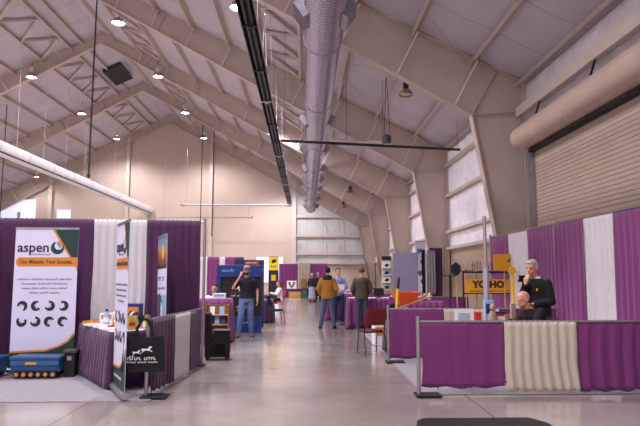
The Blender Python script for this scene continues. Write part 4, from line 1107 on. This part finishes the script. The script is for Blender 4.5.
person('bald man in dark sweater sitting and looking down at the table', (3.32, 8.42, 0), math.radians(-78), S2, 1.0, .0075, 'plumsweater', 'denim3', 'dark', 'brownhair', 'long_', None, 0, .35, extra=stubble, bulk=.024, width=1.12, skin='skin_pink')

# ------------------------------------------------------------------ near right booth table items
T2 = .762
ps = thing('paper_sign', 'white paper sign with grey print standing behind the low purple drape', 'sign', (2.36, 8.86, T2))
put('card', MB().box(-.14, .14, -.004, .004, 0, .25), 'paper', ps); put('picture_print', MB().box(-.09, .09, -.006, -.004, .07, .19), mat('pale blue print', 'a9b4c8', .6), ps)
put('easel_foot', MB().prism([(0, 0), (.09, 0), (.004, .2)], 'x', -.01, .01), 'paper', ps)
small_box('red_box', 'small red box right of the paper sign', 'box', (2.58, 8.92, T2), (.09, .09, .2), 'red', 0, 'red')
small_box('blue_white_box', 'blue and white carton on a stand beside the upright pole', 'box', (2.8, 9.08, T2), (.14, .08, .37), 'lightblue', 0, 'blue')
M['stone'] = mat('tan carved wood', 'a98b78', .7, vary=.15, scale=20)
fg = thing('carved_figurine', 'tan carved figurine with a rounded head beside the upright pole', 'figurine', (2.79, 8.86, T2))
put('body', MB().loft([((0, 0, 0), .085, .06), ((0, 0, .1), .075, .05), ((0, 0, .18), .05, .04), ((0, 0, .22), .035, .03)], 18).ball((0, 0, .27), (.045, .045, .055)), 'stone', fg, smooth=50)
put('plinth', MB().box(-.1, .1, -.07, .07, -.0, .02), 'stone', fg)
small_box('wooden_block', 'upright tan wooden block in front of the seated bald man', 'block', (3.09, 8.84, T2), (.07, .07, .33), 'stone', 0)
small_box('wooden_box', 'low tan box right of the wooden block', 'box', (3.05, 9.0, T2), (.1, .08, .16), 'stone', .2)
for i, (m, lb) in enumerate((('paper', 'white booklet at the bottom of the small stack'), ('red', 'red booklet in the middle of the small stack'), ('blue', 'blue booklet on top of the small stack'))):
    t = thing('booklet', lb, 'booklet', (2.94, 9.03, T2+.1+.034*i), .1*i, 'booklets stacked left of the seated man')
    put('cover', MB().box(-.1, .1, -.06, .06, 0, .032), m, t); put('pages', MB().box(-.096, .104, -.056, .056, .004, .028), 'paper', t)
small_box('tin', 'pale square tin under the small stack of booklets', 'tin', (2.94, 9.03, T2), (.2, .13, .1), 'paper', .0)

# ------------------------------------------------------------------ YO-HO display
yr = thing('tool_rack', 'black pipe display rack carrying the yellow YO-HO sign', 'rack', (4.0, 13.0, 0))
for x in (-.54, .54):
    put('upright', MB().cyl((x, 0, .03), (x, 0, 1.6), .02, n=10), 'black_metal', yr)
    put('foot', MB().bar((x, -.25, .028), (x, .25, .028), .04, .03), 'black_metal', yr)
put('crossbar', MB().cyl((-.54, 0, 1.58), (.54, 0, 1.58), .018, n=10), 'black_metal', yr)
put('crossbar', MB().cyl((-.54, 0, 1.12), (.54, 0, 1.12), .014, n=10), 'black_metal', yr)
put('crossbar', MB().cyl((-.54, 0, .4), (.54, 0, .4), .014, n=10), 'black_metal', yr)
hk = MB()
for i in range(6): hk.tube([(-.5+i*.19, 0, 1.59), (-.5+i*.19, -.06, 1.6), (-.5+i*.19+.01, -.07, 1.64)], .007, 6)
put('hook', hk, 'black_metal', yr)
s1 = thing('shop_sign', 'long yellow YO-HO sign with black letters on the tool rack', 'sign', (4.0, 12.965, 1.13))
put('board', MB().box(-.51, .51, 0, .012, 0, .3), 'amber', s1)
lettering('YO-HO', .205, 'ink', s1, (.01, -.003, .18), bold=.011, xs=1.02, name='sign_lettering')
put('small_print', MB().box(-.42, .46, -.002, 0, .035, .05), 'ink', s1)
s2 = thing('shop_sign', 'small amber sign with a dark mark above the tool rack', 'sign', (4.33, 12.9, 0))
put('board', MB().box(-.22, .23, -.008, .008, 1.62, 1.98), 'amber', s2)
put('dark_mark', MB().prism([(.08, 1.82), (.12, 1.86), (.19, 1.92), (.15, 1.84), (.13, 1.8)], 'y', -.012, -.008), 'ink', s2)
put('handle_pole', MB().cyl((.02, .02, .03), (.02, .02, 1.62), .014, n=8), 'lightwood', s2)
put('base', MB().box(-.13, .17, -.1, .14, .012, .035), 'wood', s2)
def tool(kind, label, x, y, top, handle='lightwood', headm='black_metal', lean=0, r=.014):
    t = thing(kind, label, kind.replace('_', ' ').split()[-1], (x, y, .012))
    put('handle', MB().cyl((0, 0, 0), (lean, .03, top-.25), r, n=8), handle, t)
    hd_ = MB(); c = V((lean, .03, top-.25))
    if 'rake' in kind:
        hd_.bar(c+V((-.16, 0, .0)), c+V((.16, 0, .0)), .02, .02)
        for i in range(6):
            a = -.15+.06*i; hd_.tube([c+V((a, 0, 0)), c+V((a*1.3, -.01, .13)), c+V((a*1.9, -.04, .15+.05*(i % 2)))], .004, 5)
    elif 'shovel' in kind or 'spade' in kind:
        hd_.prism([(c.x-.04, c.z), (c.x+.04, c.z), (c.x+.11, c.z+.08), (c.x+.1, c.z+.22), (c.x, c.z+.3), (c.x-.1, c.z+.22), (c.x-.11, c.z+.08)], 'y', c.y-.006, c.y+.006)
    elif 'fork' in kind:
        for i in range(4): hd_.tube([c, c+V((-.09+.06*i, -.01, .06)), c+V((-.09+.06*i, -.03, .26))], .006, 5)
    else:
        hd_.box(c.x-.08, c.x+.08, c.y-.04, c.y+.04, c.z, c.z+.05); hd_.box(c.x-.06, c.x+.06, c.y-.03, c.y+.03, c.z+.05, c.z+.13)
    put('head', hd_, headm, t)
for k, (kind, lb, x, y, top, h_, hm_, ln) in enumerate((
    ('leaf_rake', 'rake with spread tines, first from the left beside the tool rack', 3.2, 13.2, 1.74, 'dark', 'black_metal', .02),
    ('garden_shovel', 'shovel with tan handle leaning left of the tool rack', 3.38, 13.15, 1.75, 'lightwood', 'black_metal', -.03),
    ('leaf_rake', 'rake with spread tines at the left end of the tool rack', 3.56, 13.12, 1.85, 'lightwood', 'black_metal', 0),
    ('garden_fork', 'fork with upright prongs behind the yellow sign, left part', 3.78, 13.12, 1.8, 'wood', 'black_metal', .02),
    ('leaf_rake', 'rake with spread tines behind the letter O of the sign', 4.0, 13.12, 1.84, 'lightwood', 'black_metal', -.02),
    ('garden_fork', 'fork with upright prongs behind the yellow sign, right part', 4.17, 13.14, 1.78, 'wood', 'black_metal', 0))):
    tool(kind, lb, x, y, top, h_, hm_, ln)
tool('push_broom', 'broom with a yellow head and yellow pole standing upright by the white drape', 4.36, 12.4, 1.8, 'yellow', 'yellow', 0, .03)
tool('push_broom', 'broom with a black head standing upright just left of the grey-haired man', 4.38, 11.9, 1.62, 'white_metal', 'black_metal', .0, .025)

# ------------------------------------------------------------------ wheelbarrow booth
wb = thing('wheelbarrow', 'bright orange wheelbarrow tray with wooden handles beyond the low purple drape', 'wheelbarrow', (1.98, 11.9, 0), .15)
wb.scale = (.72, .75, 1)
tr = MB(); o_ = [(-.33, -.3, 1.18), (.38, -.3, 1.18), (.38, .3, 1.18), (-.33, .3, 1.18)]; i_ = [(-.18, -.18, .93), (.16, -.18, .93), (.16, .18, .93), (-.18, .18, .93)]
tr.add(o_+i_+[(x*.96, y*.95, z) for x, y, z in o_]+[(x*.9, y*.9, z+.012) for x, y, z in i_],
       [(4, 5, 6, 7), (12, 15, 14, 13)]+[(k, (k+1) % 4, 4+(k+1) % 4, 4+k) for k in range(4)]+[(8+k, 12+k, 12+(k+1) % 4, 8+(k+1) % 4) for k in range(4)]+[(k, 8+k, 8+(k+1) % 4, (k+1) % 4) for k in range(4)])
put('tray', tr, 'orange_plastic', wb)
for y in (-.17, .17): put('handle', MB().cyl((-.2, y, .88), (.7, y*1.5, 1.1), .02, n=10), 'lightwood', wb)
for s in (-1, 1): put('leg', MB().tube([(.15, s*.2, .93), (.22, s*.2, .6)], .014).tube([(.1, s*.2, .6), (.34, s*.2, .6)], .014), 'steel', wb)
put('wheel', MB().cyl((-.38, -.04, .78), (-.38, .04, .78), .17, n=24), 'dark', wb, smooth=40)
put('wheel_fork', MB().bar((-.38, -.06, .78), (-.15, -.1, .9), .02, .02).bar((-.38, .06, .78), (-.15, .1, .9), .02, .02), 'steel', wb)
skirted_table('low display table under the orange wheelbarrow', (2.06, 11.9), 0, .86, .8, .6, 'purple_dark', 'purple_dark')
ys = thing('grain_shovel', 'yellow tool handle with a black grip leaning before the orange wheelbarrow', 'tool', (1.62, 11.05, .012), .1)
put('shaft', MB().cyl((0, 0, .0), (.12, .1, 1.25), .028, n=12), 'yellow', ys); put('grip', MB().cyl((.12, .1, 1.25), (.15, .12, 1.46), .03, .026, n=12), 'dark', ys)
put('blade', MB().box(-.1, .1, -.02, .02, .0, .25), 'yellow', ys)
skirted_table('purple covered table behind the orange wheelbarrow', (2.66, 13.4), 0, .8, .5, .93, 'purple', 'purple')
for i, (x, m, lb) in enumerate(((2.55, 'whitecloth', 'white plush bundle on the left of the plush pile'), (2.66, 'red', 'reddish plush bundle in the middle of the plush pile'), (2.77, 'cream', 'white plush bundle on the right of the plush pile'))):
    t = thing('plush_toy', lb, 'plush toy', (x, 13.35, .932), i, 'plush bundles on the purple covered table')
    put('body', MB().ball((0, 0, .07), (.055, .05, .07), 8, 12), m, t, smooth=True); put('head', MB().ball((.0, -.02, .155), (.036, .036, .036), 8, 12), 'whitecloth', t, smooth=True)
    put('ear', MB().ball((-.03, -.02, .19), (.018, .012, .025)), 'red' if i != 1 else 'dark', t); put('ear', MB().ball((.03, -.02, .19), (.018, .012, .025)), 'red' if i != 1 else 'dark', t)
small_box('white_bin', 'white carton on the floor behind the burgundy chair', 'box', (1.62, 13.1, .012), (.3, .3, .45), 'paper', .1, 'orange')

# grey panel, brochure rack, horse banner
gp = thing('display_panel', 'large plain grey display panel standing left of the horse banner', 'panel', (3.19, 19, 0), -.03)
put('panel', MB().box(-.39, .39, -.02, .02, .1, 2.25), 'grey_panel', gp)
for x in (-.39, .39): put('side_post', MB().cyl((x, 0, .02), (x, 0, 2.27), .02, n=10), 'steel', gp)
put('foot', MB().box(-.42, -.34, -.25, .25, .004, .03).box(.34, .42, -.25, .25, .004, .03), 'steel', gp)
bs = thing('magazine_rack', 'narrow wire magazine rack with yellow edged pages left of the grey panel', 'rack', (2.78, 20.4, 0))
put('back_panel', MB().box(-.17, .17, 0, .03, .9, 2.15), 'white_metal', bs)
put('header', MB().box(-.17, .17, -.03, 0, 2.05, 2.18), 'dark', bs)
for z in (1.0, 1.25, 1.5, 1.75): 
    put('pocket', MB().box(-.16, .16, -.09, 0, z, z+.03), 'yellow', bs); put('magazine', MB().box(-.12, .12, -.05, -.03, z+.031, z+.22), 'paper' if int(z*4) % 2 else 'lightblue', bs)
    put('magazine_picture', MB().prism([(-.08, z+.08), (.02, z+.06), (.09, z+.14), (.03, z+.17), (-.05, z+.16)], 'y', -.056, -.05), 'ink', bs)
put('stand_pole', MB().cyl((0, .02, .02), (0, .02, .92), .02).cyl((-.15, .02, .02), (.15, .02, .02), .02), 'steel', bs)
ht = thing('picture_banner', 'tall white banner with dark spotted horse pictures against the far column', 'banner', (4.15, 21.3, 0))
put('banner_panel', MB().box(-.19, .19, -.005, .005, .1, 2.75), 'banner_white', ht)
for i, (x, z, s) in enumerate(((-.05, 2.4, .09), (.06, 2.0, .08), (-.03, 1.6, .1), (.05, 1.3, .08))):
    put('horse_picture', MB().prism([(x+s*a, z+s*b_) for a, b_ in ((-1, .2), (-.6, 1), (.1, .8), (.8, 1.2), (1, .4), (.5, -.6), (0, -1.1), (-.6, -.8))], 'y', -.008, -.005), mat('spot print', '55484a' if i % 2 else '7a6a66', .6), ht)
put('top_bar', MB().box(-.2, .2, -.012, .012, 2.74, 2.77), 'steel', ht); put('support_pole', MB().cyl((0, .03, .02), (0, .01, 2.75), .01), 'steel', ht); put('base_foot', MB().box(-.2, .2, -.12, .12, .004, .04), 'steel', ht)
lt = thing('counter_monitor', 'small dark screen on the counter beside the olive jacket man', 'screen', (2.15, 17.55, .862), .2)
put('screen', MB().box(-.16, .16, -.015, .015, .06, .28), 'ink', lt, bevel=.006); put('stand', MB().box(-.03, .03, -.02, .04, .01, .07), 'dark', lt); put('foot', MB().box(-.09, .09, -.05, .07, 0, .012), 'dark', lt)
bg = thing('shoulder_bag', 'dark bag lying on the pale far table near the magazine rack', 'bag', (2.35, 22.4, .952), .3)
put('body', MB().loft([((0, 0, 0), .17, .1), ((0, 0, .12), .18, .11), ((.03, 0, .26), .1, .06)], 18), 'black_cloth', bg, smooth=60); put('strap', MB().tube([(-.12, 0, .15), (-.1, 0, .3), (.05, 0, .36), (.12, 0, .2)], .01), 'dark', bg)
wt = thing('paper_stack', 'white paper stack on the purple counter of the olive jacket man', 'papers', (2.7, 17.5, .862))
put('sheets', MB().box(-.2, .2, -.14, .14, 0, .05), 'paper', wt); put('top_sheet', MB().box(-.19, .21, -.13, .14, .051, .055), 'banner_white', wt)

# small display items on kiosk table
small_box('white_carton', 'white carton on the purple covered table left of the kiosk', 'box', (-2.0, 13.8, .982), (.3, .2, .12), 'paper', .1, 'lightblue')

# ------------------------------------------------------------------ foreground black case
fc = thing('equipment_case', 'black padded case on the floor at the very front of the picture', 'case', (1.58, 5.2, 0))
put('shell', MB().prism([(-.6, -.35), (.6, -.35), (.6, .2), (.5, .41), (-.49, .41), (-.57, .34)], 'z', .015, .2), 'black_cloth', fc, bevel=.03)
put('rubber_edge', MB().prism([(-.615, -.365), (.615, -.365), (.615, .21), (.51, .425), (-.5, .425), (-.585, .35)], 'z', .0, .03), 'dark', fc)
put('handle', MB().tube([(-.12, -.37, .1), (-.12, -.42, .1), (.12, -.42, .1), (.12, -.37, .1)], .012), 'dark', fc)

# ------------------------------------------------------------------ light and camera
w = bpy.data.worlds.new('World'); SC.world = w; w.use_nodes = True
w.node_tree.nodes['Background'].inputs[0].default_value = (.96, .92, 1.0, 1); w.node_tree.nodes['Background'].inputs[1].default_value = .85
for k, (x, z) in enumerate(((-9.2, 13.75), (-17.1, 13.75), (-2.25, 10.6), (-24.7, 10.5))):
    for y in (3.5, 11.7, 19.8, 28.0, 36.0, 44.0):       # the lamp rows go on overhead, outside the frame
        if (x == -9.2 or x == -17.1) and y > 21 and not (x == -17.1 and y < 30): continue
        if x == -2.25 and y > 12: continue
        lamp(x, y, z, PW, 'lit high bay lamp outside the picture', 'lamps overhead outside the picture')

cam = bpy.data.cameras.new('camera'); co = bpy.data.objects.new('camera', cam); COL.objects.link(co)
cam.sensor_width = 36; cam.lens = 590*36/640; cam.clip_end = 300
co.location = (0, 0, 1.5)
co.rotation_euler = (PI/2+math.atan(63/590), 0, -math.atan(14/593.4))
SC.camera = co
SC.view_settings.view_transform = 'Standard'; SC.view_settings.look = 'None'; SC.view_settings.gamma = 1; SC.view_settings.use_curve_mapping = False
SC.view_settings.exposure = .14
SC.cycles.max_bounces = 6; SC.cycles.diffuse_bounces = 4; SC.cycles.use_denoising = True
SC.cycles.sample_clamp_indirect = 6
